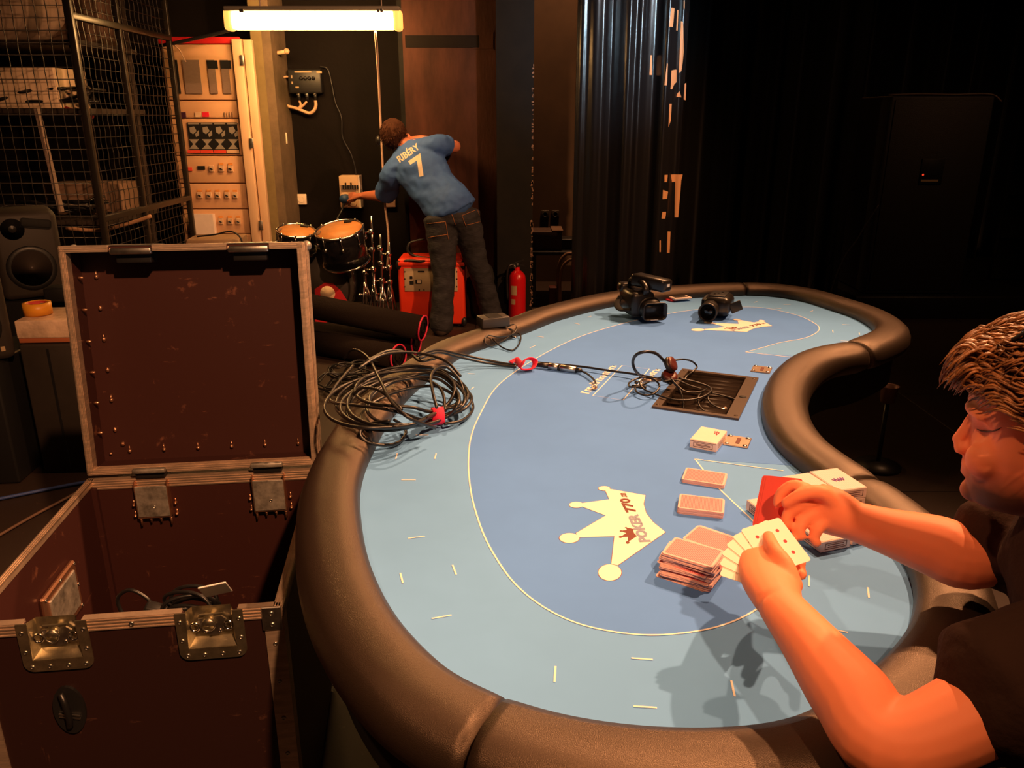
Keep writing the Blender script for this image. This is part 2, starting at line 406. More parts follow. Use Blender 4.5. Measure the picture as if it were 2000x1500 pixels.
def rail(i0, i1, name='rail_cushion', wide=1.0, lift=0.0, gaps=()):
    n = (i1-i0) % 420; rings = []
    for k in range(n+1):
        i = (i0+k) % 420; e = min(k, n-k)
        sc = 1.0 if e >= 2 else (.972, .994)[e]
        if e < 3 and (0 if k <= n-k else 1) in gaps: sc = (.86, .945, .985)[e]
        cen = (.058, .0)
        sh = 0.0
        ring = []
        for a, b in RAILP:
            a2 = cen[0]+(a-cen[0])*sc*(wide if a > .05 else 1); b2 = cen[1]+(b-cen[1])*sc+lift
            p = IN[i]+NR[i]*a2; ring.append(V((p.x, p.y, TZ+b2)))
        rings.append(ring)
    # small gap: pull the end rings in along the path
    for e, f in ((0, 1), (-1, -2)):
        rings[e] = [a.lerp(b, .45 if (0 if e == 0 else 1) in gaps else .2) for a, b in zip(rings[e], rings[f])]
    m = MB(); m.loft(rings); return obj(name, m, leather, table)
g1 = near_i(1646, 687); g2 = near_i(1632, 975); s1 = near_i(1020, 1375); s2 = near_i(1460, 578); s3 = near_i(770, 815)
rail(s2, s3); rail(s3, s1); rail(s1, g2, gaps=(1,)); rail(g2, g1, wide=.98, gaps=(0, 1)); rail(g1, s2, gaps=(0,))
# two pedestals under the top
for t in ((.15, 1.35), (.82, 2.75)):
    mb = MB(); mb.lathe([(.30, 0), (.30, .03), (.26, .045), (.09, .06), (.075, .12), (.075, .60)], (t[0], t[1], .002), seg=28); obj('pedestal', mb, black, table)
# printed field
fld_px = [(1456,688),(1490,679),(1526,669),(1570,661),(1593,651),(1600,642),(1593,633),(1566,619),(1526,608),(1494,602),(1458,600),(1400,601),(1330,609),(1270,620),(1217,632),(1130,659),(1046,701),(974,752),(938,809),(920,854),(915,899),(917,940),(925,985),(945,1045),(975,1100),(1010,1145),(1060,1185),(1120,1215),(1190,1233),(1270,1241),(1350,1235),(1410,1222),(1462,1200),(1500,1172),(1528,1138),(1530,1108),(1512,1066),(1475,1022),(1400,950),(1357,897)]
fl_pts = [V((*at2(*p, TZ), 0)) for p in fld_px]
curve = cat_rom(fl_pts, 6)
ia = near_i(1530, 912); ib = near_i(1592, 700)   # lines meet the rail
n_ = (ib-ia) % 420
poly = [p[:2] for p in curve]+[(IN[(ia+k) % 420]+NR[(ia+k) % 420]*.01)[:2] for k in range(n_+1)]
mb = MB(); mb.prism(poly, TZ-.001, TZ+.0005, [hole]); obj('felt_field', mb, felt_d, table)
def stripe(m, pts, wd, z=TZ+.0009, closed=False):
    P = [V((p[0], p[1], 0)) for p in pts]; n = len(P); vs = []; fs = []
    for i in range(n):
        a = P[i-1] if (i or closed) else P[0]; b = P[(i+1) % n] if (i < n-1 or closed) else P[-1]
        t = (b-a).normalized(); q = V((-t.y, t.x, 0))*wd/2
        vs += [(P[i]+q)[:2]+(z,) if False else ((P[i]+q).x, (P[i]+q).y, z), ((P[i]-q).x, (P[i]-q).y, z)]
    for i in range(n if closed else n-1):
        j = (i+1) % n; fs.append((2*i, 2*i+1, 2*j+1, 2*j))
    m.add(vs, fs)
mb = MB(); stripe(mb, [p[:2] for p in curve], .0032)
for a, b in (((1357,897),(1530,920)), ((1456,688),(1592,703))): stripe(mb, [at2(*a, TZ), at2(*b, TZ)], .0032)
obj('boundary_line', mb, white_p, table)
ticks = [((914,730),(928,731)),((920,761),(926,756)),((812,850),(837,850)),((773,897),(776,886)),((849,897),(852,886)),((784,938),(812,938)),((797,1052),(830,1048)),((782,1120),(787,1140)),((884,1104),(891,1123)),((843,1209),(882,1202)),((1233,1286),(1275,1289)),((1085,1302),(1083,1333)),((1237,1380),(1283,1383)),((1428,1330),(1435,1361)),((1580,1125),(1580,1146)),((1695,1148),(1697,1168)),((1616,1227),(1656,1236)),((1049,657),(1062,659)),((1035,680),(1046,675)),((1122,631),(1132,634)),((1147,620),(1155,618)),((1473,591),(1479,589)),((1582,609),(1588,607)),((1645,634),(1661,635)),((1626,645),(1627,650)),((1678,650),(1679,654)),((1642,666),(1659,667)),((1509,602),(1526,603)),((1530,595),(1544,595))]
for a, b in ticks:
    mb = MB(); stripe(mb, [at2(*a, TZ), at2(*b, TZ)], .0030); obj('seat_tick', mb, white_p, table)
mb = MB(); stripe(mb, [at2(*p, TZ) for p in ((1215,714),(1268,721),(1217,782),(1158,773))], .0030, closed=True); obj('board_box', mb, white_p, table)
# lettering along both sides of the box, too blurred to read: only its strokes
rr = random.Random(11)
for p0, p1, n in (((1150,770), (1206,715), 14), ((1253,757), (1291,722), 9)):
    a = V((*at2(*p0, TZ), TZ+.0009)); b = V((*at2(*p1, TZ), TZ+.0009)); d = (b-a)/n; up = V((-d.y, d.x, 0)).normalized()*.026
    m = MB()
    for k in range(n):
        h = 1.0 if k in (0, 4) else rr.uniform(.6, .85)
        q = a+d*(k+.08)+up*rr.uniform(0, .04)
        m.add([q, q+d*.34, q+d*.34+up*h, q+up*h], [(0, 1, 2, 3)])
        v0 = rr.choice((0, .3, h-.22)); m.add([q+d*.34+up*v0, q+d*.86+up*v0, q+d*.86+up*(v0+.22), q+d*.34+up*(v0+.22)], [(0, 1, 2, 3)])
        if rr.random() < .6: m.add([q+d*.62, q+d*.86, q+d*.86+up*h*.8, q+d*.62+up*h*.8], [(0, 1, 2, 3)])
    obj('side_print', m, white_p, table, kind='stuff')
# crown emblems
crown_px = [(1260.5,968),(1257,985),(1262,1003),(1275,1020),(1299.7,1040),(1206.4,1105),None,(1194,1102),(1200,1048),(1130,1050.4),None,(1125,1042),(1183,1007.5),(1133.7,989),None,(1138.9,983),(1190,976),(1181.8,958),None,(1191.7,955.8)]
balls_px = [((1191,1119),(22.5,16)),((1112,1051.6),(19.5,9.6)),((1125.9,986.7),(14.2,5.8)),((1180,954.6),(11.4,4.4))]
cw = [at2(*p, TZ) for p in crown_px if p]
bw_ = []
for (c, (rx, ry)) in balls_px:
    bw_.append((at2(*c, TZ), [at2(c[0]+rx*math.cos(k*PI/12), c[1]+ry*math.sin(k*PI/12), TZ) for k in range(24)]))
A, B = V((*at2(1260.5,968,TZ), 0)), V((*at2(1299.7,1040,TZ), 0))
A2, B2 = V((*at2(1508,637,TZ), 0)), V((*at2(1459,648.5,TZ), 0))
sc_ = (B2-A2).length/(B-A).length; an = math.atan2((B2-A2).y, (B2-A2).x)-math.atan2((B-A).y, (B-A).x)
def far(p):
    d = V((p[0], p[1], 0))-A; c, s = math.cos(an), math.sin(an)
    return (A2.x+sc_*(d.x*c-d.y*s), A2.y+sc_*(d.x*s+d.y*c))
outl = mat('mauve_outline_print', (.22, .07, .08), .7)
for fn, nm in ((lambda p: p, 'crown_emblem'), (far, 'crown_emblem')):
    cx = sum(p[0] for p in cw)/len(cw); cy = sum(p[1] for p in cw)/len(cw)
    mb = MB(); mb.prism([fn(p) for p in cw], TZ+.0004, TZ+.0010)
    for c, b in bw_: mb.prism([fn(p) for p in b], TZ+.0004, TZ+.00105)
    cr = obj(nm, mb, white_p, table)
    mo = MB(); stripe(mo, [fn(p) for p in cw], .0022, TZ+.00085, True)
    for c, b in bw_: stripe(mo, [fn(p) for p in b], .0022, TZ+.00085, True)
    obj('crown_outline', mo, outl, cr)
    # lettering
    a = V((*at2(1272,1059,TZ), 0)); b = V((*at2(1246,1005,TZ), 0)); c2 = V((*at2(1244,1001,TZ), 0)); e2 = V((*at2(1229,974,TZ), 0))
    for s, q0, q1, mt_ in (('POKER', a, b, grey_p), ('770', c2, e2, brown_p)):
        d = q1-q0; up = V((-d.y, d.x, 0)).normalized()*.022
        def fm(u, v, q0=q0, d=d, up=up):
            p = q0+d*u+up*v; x, y = fn((p.x, p.y)); return V((x, y, TZ+.0016))
        m = MB(); put_text(m, s, fm, .045); obj('emblem_lettering', m, mt_, cr)
    q0 = V((*at2(1226,972,TZ), 0)); q1 = V((*at2(1222,964,TZ), 0)); d = q1-q0; up = V((-d.y, d.x, 0)).normalized()*.012
    m = MB(); put_text(m, '.com', lambda u, v: V((*fn(tuple((q0+d*u+up*v)[:2])), TZ+.0016)), .02); obj('emblem_lettering', m, brown_p, cr)
    # small red-brown crown
    k0 = V((*at2(1227,1043,TZ), 0)); gm = V((sum(p[0] for p in cw)/len(cw), sum(p[1] for p in cw)/len(cw), 0))
    sm_ = [fn(tuple((k0+(V((p[0], p[1], 0))-gm)*.17)[:2])) for p in cw]
    m = MB(); m.prism(sm_, TZ+.001, TZ+.0016)
    for c, b in bw_: m.prism([fn(tuple((k0+(V((p[0], p[1], 0))-gm)*.17)[:2])) for p in b], TZ+.001, TZ+.00165)
    obj('small_crown', m, brown_p, cr)
# chip tray let into the top
trayp = mat('brown_black_tray_plastic', (.062, .044, .034), .36, bump=.1, bs=500)
ct = thing('chip_tray', 'dark plastic ten-row chip tray let into the felt beside the concave rail', 'chip tray', (tcn.x, tcn.y, TZ))
rm_l, rm_r, rm_e = .022, .034, .016
o4 = [tuple(tray(a*TW/2, b*TL/2, 0)[:2]) for a, b in ((-1, -1), (1, -1), (1, 1), (-1, 1))]
h4 = [tuple(tray(u, v, 0)[:2]) for u, v in ((-TW/2+rm_l, -TL/2+rm_e), (TW/2-rm_r, -TL/2+rm_e), (TW/2-rm_r, TL/2-rm_e), (-TW/2+rm_l, TL/2-rm_e))]
mb = MB(); mb.prism(o4, TZ+.0006, TZ+.006, [h4]); obj('rim', mb, trayp, ct)
for s0, s1 in ((h4, 0),):
    mb = MB()
    for k in range(4):
        a, b = s0[k], s0[(k+1) % 4]; mb.add([(a[0], a[1], TZ+.001), (b[0], b[1], TZ+.001), (b[0], b[1], TZ-.046), (a[0], a[1], TZ-.046)], [(0, 1, 2, 3), (3, 2, 1, 0)])
    obj('well_wall', mb, trayp, ct)
NCH = 10; v0 = -TL/2+rm_e; dv = (TL-2*rm_e)/NCH; u0, u1 = -TW/2+rm_l, TW/2-rm_r
for k in range(NCH):
    vs = []; fs = []; nseg = 8
    for q in range(nseg+1):
        a = PI*q/nseg; vv = v0+dv*(k+.5)-math.cos(a)*dv/2; zz = TZ-.005-math.sin(a)*.018
        vs += [tray(u0, vv, zz), tray(u1, vv, zz), tray(u0, vv, zz-.004), tray(u1, vv, zz-.004)]
    for q in range(nseg):
        b = q*4; fs += [(b, b+1, b+5, b+4), (b+2, b+6, b+7, b+3), (b, b+4, b+6, b+2), (b+1, b+3, b+7, b+5)]
    m = MB(); m.add(vs, fs, True); obj('channel', m, trayp, ct)
mb = MB(); q = tray(TW/2-rm_r/2, -.01, TZ+.0062); mb.lathe([(.0105, 0), (.0105, .0006)], q, seg=18); obj('lock_hole', mb, blackm, ct)
scr = MB()
for u, v in ((-1, -1), (1, -1), (1, 1), (-1, 1)):
    scr = MB(); scr.lathe([(.005, 0), (.004, .0015), (0, .0015)], tray(u*(TW/2-.011), v*(TL/2-.02), TZ+.006), seg=12); obj('screw', scr, trayp, ct)
# drop slots
slotm = mat('dark_red_slot', (.10, .012, .008), .6)
brass = mat('polished_bronze_plate', (.85, .68, .56), .28, .9)
for k, (cpx, lab) in enumerate((((1487,723), 'small bronze drop-slot plate beyond the chip tray'), ((1440,864), 'small bronze drop-slot plate beside the single card box'))):
    c = at(*cpx, z=TZ)
    t = thing('drop_slot', lab, 'slot plate', (c.x, c.y, TZ), 'drop slots')
    X = MX.Translation(c) @ MX((( tex.x, tey.x, 0), (tex.y, tey.y, 0), (0, 0, 1))).to_4x4()
    m = MB(); m.X = X; m.box((0, 0, .0022), (.058, .066, .0034), None, .0015, 1); obj('plate', m, brass, t)
    m = MB(); m.X = X; m.box((.002, 0, .0045), (.009, .036, .0012), None, .0005, 1); obj('slot', m, slotm, t)
    for a, b in ((-1, -1), (1, -1), (1, 1), (-1, 1)):
        m = MB(); m.X = X; m.lathe([(.0062, 0), (.0052, .002), (.002, .0032), (0, .0032)], (a*.021, b*.025, .0038), seg=12); obj('screw', m, chrome, t)
# ================================================================ flight case
CA = math.radians(7.0); cex = V((math.cos(CA), math.sin(CA), 0)); cey = V((-math.sin(CA), math.cos(CA), 0))
CW, CD, CH = .555, .612, .65
FRc = at(548, 1182, z=CH); FLc = FRc-cex*CW
XC = MX.Translation((FLc.x, FLc.y, 0)) @ MX.Rotation(CA, 4, 'Z')
case = thing('flight_case', 'open red-brown flight case with aluminium edges and dish latches', 'flight case', (FLc.x, FLc.y, 0))
def cmb(): m = MB(); m.X = XC; return m
LAT = (.158, .428); LW = .092     # latch centres and notch width
T = .01
# bottom and walls
m = cmb(); m.b2((T, T, .03), (CW-T, CD-T, .04)); obj('bottom_panel', m, phenol, case)
notch = [(0, .03), (CW, .03), (CW, CH-.004)]
for c in LAT[::-1]: notch += [(c+LW/2, CH-.004), (c+LW/2, CH-.082), (c-LW/2, CH-.082), (c-LW/2, CH-.004)]
notch += [(0, CH-.004)]
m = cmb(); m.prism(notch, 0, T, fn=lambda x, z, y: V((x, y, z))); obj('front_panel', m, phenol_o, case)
m = cmb(); m.b2((0, CD-T, .03), (CW, CD, CH-.004)); obj('back_panel', m, phenol, case)
m = cmb(); m.b2((0, T, .03), (T, CD-T, CH-.004)); obj('side_panel', m, phenol, case)
m = cmb(); m.b2((CW-T, T, .03), (CW, CD-T, CH-.004)); obj('side_panel', m, phenol, case)
def rib_bar(m, p0, p1, out, wd, base=.0025, ribs=4, rw=.0022):
    """aluminium extrusion lying on a face: thin plate with raised ribs; out = face normal"""
    p0, p1, out = V(p0), V(p1), V(out); d = (p1-p0).normalized(); sd = d.cross(out).normalized()
    m.bar(p0+out*base/2, p1+out*base/2, wd, base, up=out)
    for k in range(ribs):
        o = sd*(wd*(k+.5)/ribs-wd/2)
        m.bar(p0+out*(base+.0008)+o, p1+out*(base+.0008)+o, rw, .0018, up=out)
def rivet(X, p, n, r=.0048, parent=None, mt=None, name='rivet'):
    m = MB(); m.X = X; m.lathe([(r, 0), (r*.95, .0012), (r*.55, .0022), (r*.5, .0012), (0, .0012)], p, n, 10)
    return obj(name, m, mt or steel, parent)
EW = .026
# top rim: outer ribbed faces, top faces, inner ribbed faces
segs = [(0, LAT[0]-LW/2-.004), (LAT[0]+LW/2+.004, LAT[1]-LW/2-.004), (LAT[1]+LW/2+.004, CW)]
for a, b in segs:
    m = cmb(); rib_bar(m, (a, 0, CH-EW/2), (b, 0, CH-EW/2), (0, -1, 0), EW)
    m.b2((a, -.003, CH-.004), (b, T+.003, CH)); m.b2((a, T, CH-.014), (b, T+.003, CH)); obj('front_rim', m, alu, case)
for x0, x1, n in ((0, T, -1), (CW-T, CW, 1)):
    m = cmb(); xo = x0 if n < 0 else x1
    rib_bar(m, (xo, 0, CH-EW/2), (xo, CD, CH-EW/2), (n, 0, 0), EW)
    m.b2((x0-.003, 0, CH-.004), (x1+.003, CD, CH))
    for q in (.2, .5, .8): m.b2((x0-.003+q*(T+.006)-.001, .0, CH-.001), (x0-.003+q*(T+.006)+.001, CD, CH+.0012))
    m.b2((x1 if n < 0 else x0-.003, T, CH-.014), (x1+.003 if n < 0 else x0, CD-T, CH)); obj('side_rim', m, alu, case)
m = cmb(); rib_bar(m, (0, CD-T, CH-EW/2), (CW, CD-T, CH-EW/2), (0, -1, 0), EW, ribs=4)
m.b2((0, CD-T-.003, CH-.004), (CW, CD+.003, CH)); obj('back_rim', m, alu, case)
# vertical corner trims
for x, n in ((0, 1), (CW, -1)):
    m = cmb(); m.b2((min(x, x+n*.032), -.003, .03), (max(x, x+n*.032), 0, CH-EW)); m.b2((x-.003 if n > 0 else x, -.003, .03), (x if n > 0 else x+.003, .032, CH-EW), 0)
    t = obj('corner_trim', m, alu, case)
    for k in range(7): rivet(XC, (x+n*.016, -.003, .06+k*.085), (0, -1, 0), .0045, t)
    m = cmb(); m.box((x+n*.017, -.0045, CH-.024), (.036, .004, .05), None, .0015, 1); t = obj('corner_bracket', m, steel, case)
    for dz in (-.012, .012): rivet(XC, (x+n*.017, -.0065, CH-.024+dz), (0, -1, 0), .005, t)
    m = cmb(); m.b2((min(x, x+n*.003), CD-.03, .03), (max(x, x+n*.003)+.0, CD, CH-EW)); obj('corner_trim', m, alu, case)
for x in (T, CW-T):
    m = cmb(); m.b2((x-(.0 if x == T else .012), CD-T-.012, .04), (x+(.012 if x == T else 0), CD-T, CH-.02)); obj('inner_angle', m, phenol, case)
rivet(XC, ((LAT[0]+LAT[1])/2, -.005, CH-.014), (0, -1, 0), .005, case)
# dish latches
dishm = mat('brassy_zinc_dish', (.62, .56, .40), .3, .95, var=.25, vs=35)
for c in LAT:
    hw, hh = .060, .100; ol = [(c-hw, CH), (c-hw, CH-.07)]
    for k in range(7): a = PI+k*PI/12; ol.append((c-hw+.018+.018*math.cos(a), CH-hh+.018+.018*math.sin(a)))
    for k in range(7): a = 1.5*PI+k*PI/12; ol.append((c+hw-.018+.018*math.cos(a), CH-hh+.018+.018*math.sin(a)))
    ol += [(c+hw, CH-.07), (c+hw, CH), (c+.040, CH), (c+.043, CH-.076), (c-.043, CH-.076), (c-.040, CH)]
    m = cmb(); m.prism(ol, -.0062, -.0035, fn=lambda x, z, y: V((x, y, z))); L = obj('latch', m, dishm, case)
    # pocket
    m = cmb(); a0, a1 = c-.043, c+.043; b0, b1 = c-.034, c+.034; zb = CH-.076; zi = CH-.064; yd = .014
    vs = [(a0, -.004, CH), (b0, yd, CH), (b0, yd, zi), (a0, -.004, zb), (a1, -.004, CH), (b1, yd, CH), (b1, yd, zi), (a1, -.004, zb)]
    m.add(vs, [(0, 3, 2, 1), (1, 2, 6, 5), (2, 3, 7, 6), (4, 5, 6, 7)]); m.add([(v[0], v[1]+.0015, v[2]) for v in vs], [(1, 2, 3, 0), (5, 6, 2, 1), (6, 7, 3, 2), (7, 6, 5, 4)])
    obj('dish', m, dishm, L)
    m = cmb(); m.prism([(c-.024, CH-.022), (c-.02, CH-.046), (c-.005, CH-.058), (c+.012, CH-.055), (c+.026, CH-.04), (c+.027, CH-.026), (c+.018, CH-.018)], .006, .010, fn=lambda x, z, y: V((x, y, z))); obj('cam_plate', m, steel, L)
    m = cmb(); m.cyl((c-.004, -.004, CH-.030), (c-.004, .010, CH-.026), .0115, .0125, 18); obj('cam_barrel', m, dishm, L)
    m = cmb(); m.tube([(c-.004+.0115*math.cos(k*PI/8), -.0042, CH-.030+.0115*math.sin(k*PI/8)) for k in range(16)], .0012, 6, True); obj('barrel_ring', m, steel, L)
    for sx in (-1, 1):
        m = cmb(); m.tube([(c+sx*(.030+.008*math.cos(k*PI/8)), .003, CH-.036+.0085*math.sin(k*PI/8)) for k in range(16)], .0022, 6, True); obj('butterfly_wing', m, chrome, L)
        rivet(XC, (c+sx*.013, .006, CH-.048), (0, -1, 0), .0036, L, chrome)
    m = cmb(); m.bar((c-.02, .004, CH-.012), (c+.022, .004, CH-.011), .004, .003); obj('latch_bar', m, dishm, L)
    for x, z in ((-.052, -.018), (-.052, -.058), (-.046, -.090), (-.016, -.0905), (.016, -.0905), (.046, -.090), (.052, -.058), (.052, -.018)): rivet(XC, (c+x, -.006, CH+z), (0, -1, 0), .0046, L)
# black spring handle recessed in the front
m = cmb(); hp = [(.158+.028*math.cos(k*PI/12), .46+.052*math.sin(k*PI/12)) for k in range(24)]
m.prism(hp, -.006, .0, fn=lambda x, z, y: V((x, y, z))); hd = obj('handle_dish', m, black, case)
m = cmb(); m.tube(cat_rom([(.150, -.008, .50), (.158, -.016, .485), (.160, -.016, .45), (.154, -.008, .425)], 5), .006, 8); obj('handle_grip', m, rubber, hd)
for z in (.452, .446): 
    m = cmb(); m.bar((.140, -.0085, z+.004), (.176, -.0085, z-.004), .0025, .003); obj('handle_pin', m, steel, hd)
# hinge dishes inside the back wall
for cx in ((262+330)/2, (490+560)/2):
    p = XC.inverted() @ hit(cx, 930, XC @ V((0, CD-T, 0)), cey); c = p.x
    m = cmb(); m.box((c, CD-T-.022, CH-.056), (.076, .004, .084), None, .0018, 1)
    H = obj('hinge_plate', m, zinc, case)
    m = cmb(); m.b2((c-.040, CD-T-.02, CH-.098), (c-.037, CD-T, CH-.004)); m.b2((c+.037, CD-T-.02, CH-.098), (c+.040, CD-T, CH-.004)); m.b2((c-.040, CD-T-.02, CH-.102), (c+.040, CD-T, CH-.098)); obj('hinge_box', m, mat('coppery_steel', (.6, .32, .2), .35, .9) if 'coppery_steel' not in MT else MT['coppery_steel'], H)
    m = cmb(); m.box((c, CD-.004, CH+.008), (.070, .03, .016), None, .003); obj('hinge_slot', m, black, H)
    m = cmb(); m.box((c, CD-T-.012, CH+.024), (.078, .014, .012), None, .003); obj('hinge_cover', m, zinc, H)
    for k in range(4):
        x = c-.036+.024*k; m = cmb(); m.cyl((x, CD-T-.012, CH-.104), (x, CD-T-.012, CH-.118-(.008 if k % 3 == 0 else 0)), .003, .0026, 8); m.ell((x, CD-T-.012, CH-.108), (.0046, .0046, .0036), seg=8, rings=5); obj('bolt_end', m, MT['coppery_steel'], H)
    for sx in (-1, 1):
        for z in (-.07, -.1):
            m = cmb(); m.ell((c+sx*.050, CD-T-.006, CH+z), (.0045, .008, .0045), seg=8, rings=5); m.cyl((c+sx*.05, CD-T-.004, CH+z), (c+sx*.05, CD-T-.004, CH+z+.012), .0024, .002, 6); obj('bolt_end', m, MT['coppery_steel'], H)
    rivet(XC, (c+.004, CD-T-.024, CH-.07), (0, -1, 0), .004, H)
# handle back plate on the inside of the left wall
m = cmb(); m.box((T+.006, .335, CH-.175), (.012, .165, .125), None, .004, 1); hb = obj('handle_backplate', m, MT['coppery_steel'], case)
m = cmb(); m.box((T+.013, .335, CH-.175), (.006, .130, .092), None, .002, 1); obj('stained_plate', m, zinc, hb)
for y, z in ((.26, -.12), (.335, -.118), (.41, -.12), (.26, -.23), (.335, -.232), (.41, -.23), (.258, -.175), (.412, -.175)): rivet(XC, (T+.012, y, CH+z), (1, 0, 0), .0045, hb)
# ---- lid standing open
LZ0, LH, LD, LB = CH+.008, .558, .095, CD+.004
XL = XC @ MX.Translation((0, CD, CH)) @ MX.Rotation(math.radians(-6.5), 4, 'X') @ MX.Translation((0, -CD, -CH))
def lmb(): q_ = MB(); q_.X = XL; return q_
m = lmb(); m.b2((T, LB+LD-T, LZ0), (CW-T, LB+LD, LZ0+LH)); lid = obj('lid', m, phenol, case)
for lo, hi in (((0, LB, LZ0), (T, LB+LD, LZ0+LH)), ((CW-T, LB, LZ0), (CW, LB+LD, LZ0+LH)), ((T, LB, LZ0), (CW-T, LB+LD, LZ0+T)), ((T, LB, LZ0+LH-T), (CW-T, LB+LD, LZ0+LH))):
    m = lmb(); m.b2(lo, hi); obj('lid_side', m, phenol, lid)
for x, n in ((0, 1), (CW, -1)):
    m = lmb(); a, b = sorted((x, x+n*.012))
    m.b2((a, LB-.004, LZ0), (b, LB, LZ0+LH)); m.b2((a-.0 if n > 0 else a, LB-.004, LZ0), (b, LB+.03, LZ0+LH)) if False else None
    xi = x+n*T; m.bar((xi+n*.0015, LB+.012, LZ0+T), (xi+n*.0015, LB+.012, LZ0+LH-T), .003, .026, up=(0, 1, 0))
    for q in (.25, .5, .75): m.bar((x+n*.012*q, LB-.0045, LZ0), (x+n*.012*q, LB-.0045, LZ0+LH), .0016, .0016, up=(0, 1, 0))
    rib_bar(m, (x, LB+.014, LZ0), (x, LB+.014, LZ0+LH), (-n, 0, 0), .028); obj('lid_trim', m, alu, lid)
    m = lmb(); m.b2((x-(.003 if n > 0 else 0), LB+LD-.03, LZ0), (x+(0 if n > 0 else .003), LB+LD+.003, LZ0+LH)); obj('lid_trim', m, alu, lid)
m = lmb(); m.b2((0, LB-.004, LZ0), (CW, LB, LZ0+.012)); rib_bar(m, (T, LB+.014, LZ0+T), (CW-T, LB+.014, LZ0+T), (0, 0, 1), .026)
for q in (.3, .7): m.bar((0, LB-.0045, LZ0+.012*q), (CW, LB-.0045, LZ0+.012*q), .0016, .0016)
obj('lid_trim', m, alu, lid)
ztop = LZ0+LH
for a, b in segs:
    m = lmb(); m.b2((a, LB-.004, ztop-.012), (b, LB, ztop+.003)); m.b2((a, LB, ztop), (b, LB+.028, ztop+.003))
    for q in (.3, .7): m.bar((a, LB-.0045, ztop-.012*q), (b, LB-.0045, ztop-.012*q), .0016, .0016)
    obj('lid_trim', m, alu, lid)
for c in LAT:
    m = lmb(); m.box((c, LB+.006, ztop-.011), (LW+.004, .020, .016), None, .004); m.b2((c-LW/2-.012, LB+.004, ztop+.001), (c+LW/2+.012, LB+.07, ztop+.0035)); k = obj('lid_keeper', m, steel, lid)
    m = lmb(); m.box((c, LB+.04, ztop-.022), (LW-.012, .05, .036), None, .003); obj('keeper_pocket', m, black, lid)
# rounded ball corners of the lid
for x in (0, CW):
    m = lmb(); m.ell((x, LB+LD-.012, ztop-.009), (.013, .014, .013), seg=12, rings=8); obj('ball_corner', m, zinc, lid)
# bolt ends along the inside of the lid
for k in range(6):
    z = LZ0+LH-.075-k*.078
    m = lmb(); m.ell((T+.008, LB+LD-T-.03, z), (.008, .004, .004), seg=8, rings=5); obj('bolt_end', m, MT['coppery_steel'], lid); m = lmb(); m.ell((.045, LB+LD-T-.004, z), (.005, .005, .006), seg=8, rings=5); m.cyl((.045, LB+LD-T-.005, z), (.045, LB+LD-T-.005, z+.014*(1 if k % 2 == 0 else .5)), .0028, .002, 6)
    obj('bolt_end', m, MT['coppery_steel'], lid)
for k in range(6):
    x = .075+k*.085; m = lmb(); m.ell((x, LB+LD-T-.005, LZ0+.035), (.005, .005, .005), seg=8, rings=5); m.cyl((x, LB+LD-T-.005, LZ0+.035), (x, LB+LD-T-.005, LZ0+.05), .003, .0012, 6); obj('bolt_end', m, MT['coppery_steel'], lid)
m = lmb(); m.ell((.028, LB+LD-T-.005, LZ0+.03), (.004, .004, .004), seg=8, rings=5); obj('bolt_end', m, MT['coppery_steel'], lid); m = lmb(); m.ell((.06, LB+LD-T-.005, LZ0+.055), (.006, .005, .006), seg=8, rings=5); obj('bolt_end', m, MT['coppery_steel'], lid)
# ---- what lies in the case
foam = mat('black_foam', (.012, .011, .011), .9)
m = cmb(); m.box((CW*.5, .19, .225), (CW-.05, .30, .366), None, .01); obj('foam_block', m, foam, None, label='black foam block standing in the front half of the flight case', cat='foam block')
q = thing('power_cable', 'black power cable with plug coiled inside the flight case', 'cable', XC @ V((.25, .33, .43)))
cpts = []
for k in range(70):
    a = k*.52; cpts.append(XC @ V((.315+.055*math.cos(a)*(1+.1*math.sin(k)), .25+.035*math.sin(a*.37), .47+.035*math.sin(a)+.0006*k)))
m = MB(); m.tube(cat_rom(cpts, 3), .0042, 7); obj('coil', m, rubber, q)
lp = [XC @ V(p) for p in ((.26, .25, .47), (.22, .27, .45), (.165, .29, .455), (.15, .295, .50), (.18, .29, .525), (.215, .285, .505), (.225, .28, .48))]
m = MB(); m.tube(cat_rom(lp, 8), .0042, 7); obj('loop', m, rubber, q)
m = cmb(); m.box((.235, .27, .478), (.05, .032, .034), MX.Rotation(.35, 3, 'Y'), .006); obj('plug', m, black, q)
m = MB(); c = XC @ V((.415, .10, .63)); R = MX.Rotation(CA, 3, 'Z') @ MX.Rotation(-.85, 3, 'X') @ MX.Rotation(-.16, 3, 'Y')
glossw = mat('bright_metal_plate', (1, .98, .95), .3, .0)
t = thing('metal_plate', 'small bright plate with a centre screw leaning inside the case behind the latch', 'plate', XC @ V((.415, .10, .60)))
m.box(c, (.052, .060, .003), R, .001, 1); obj('plate', m, glossw, t)
m = MB(); m.lathe([(.004, 0), (.003, .002), (0, .002)], c+R @ V((0, .006, .0015)), R @ V((0, 0, 1)), 10); obj('screw', m, steel, t)
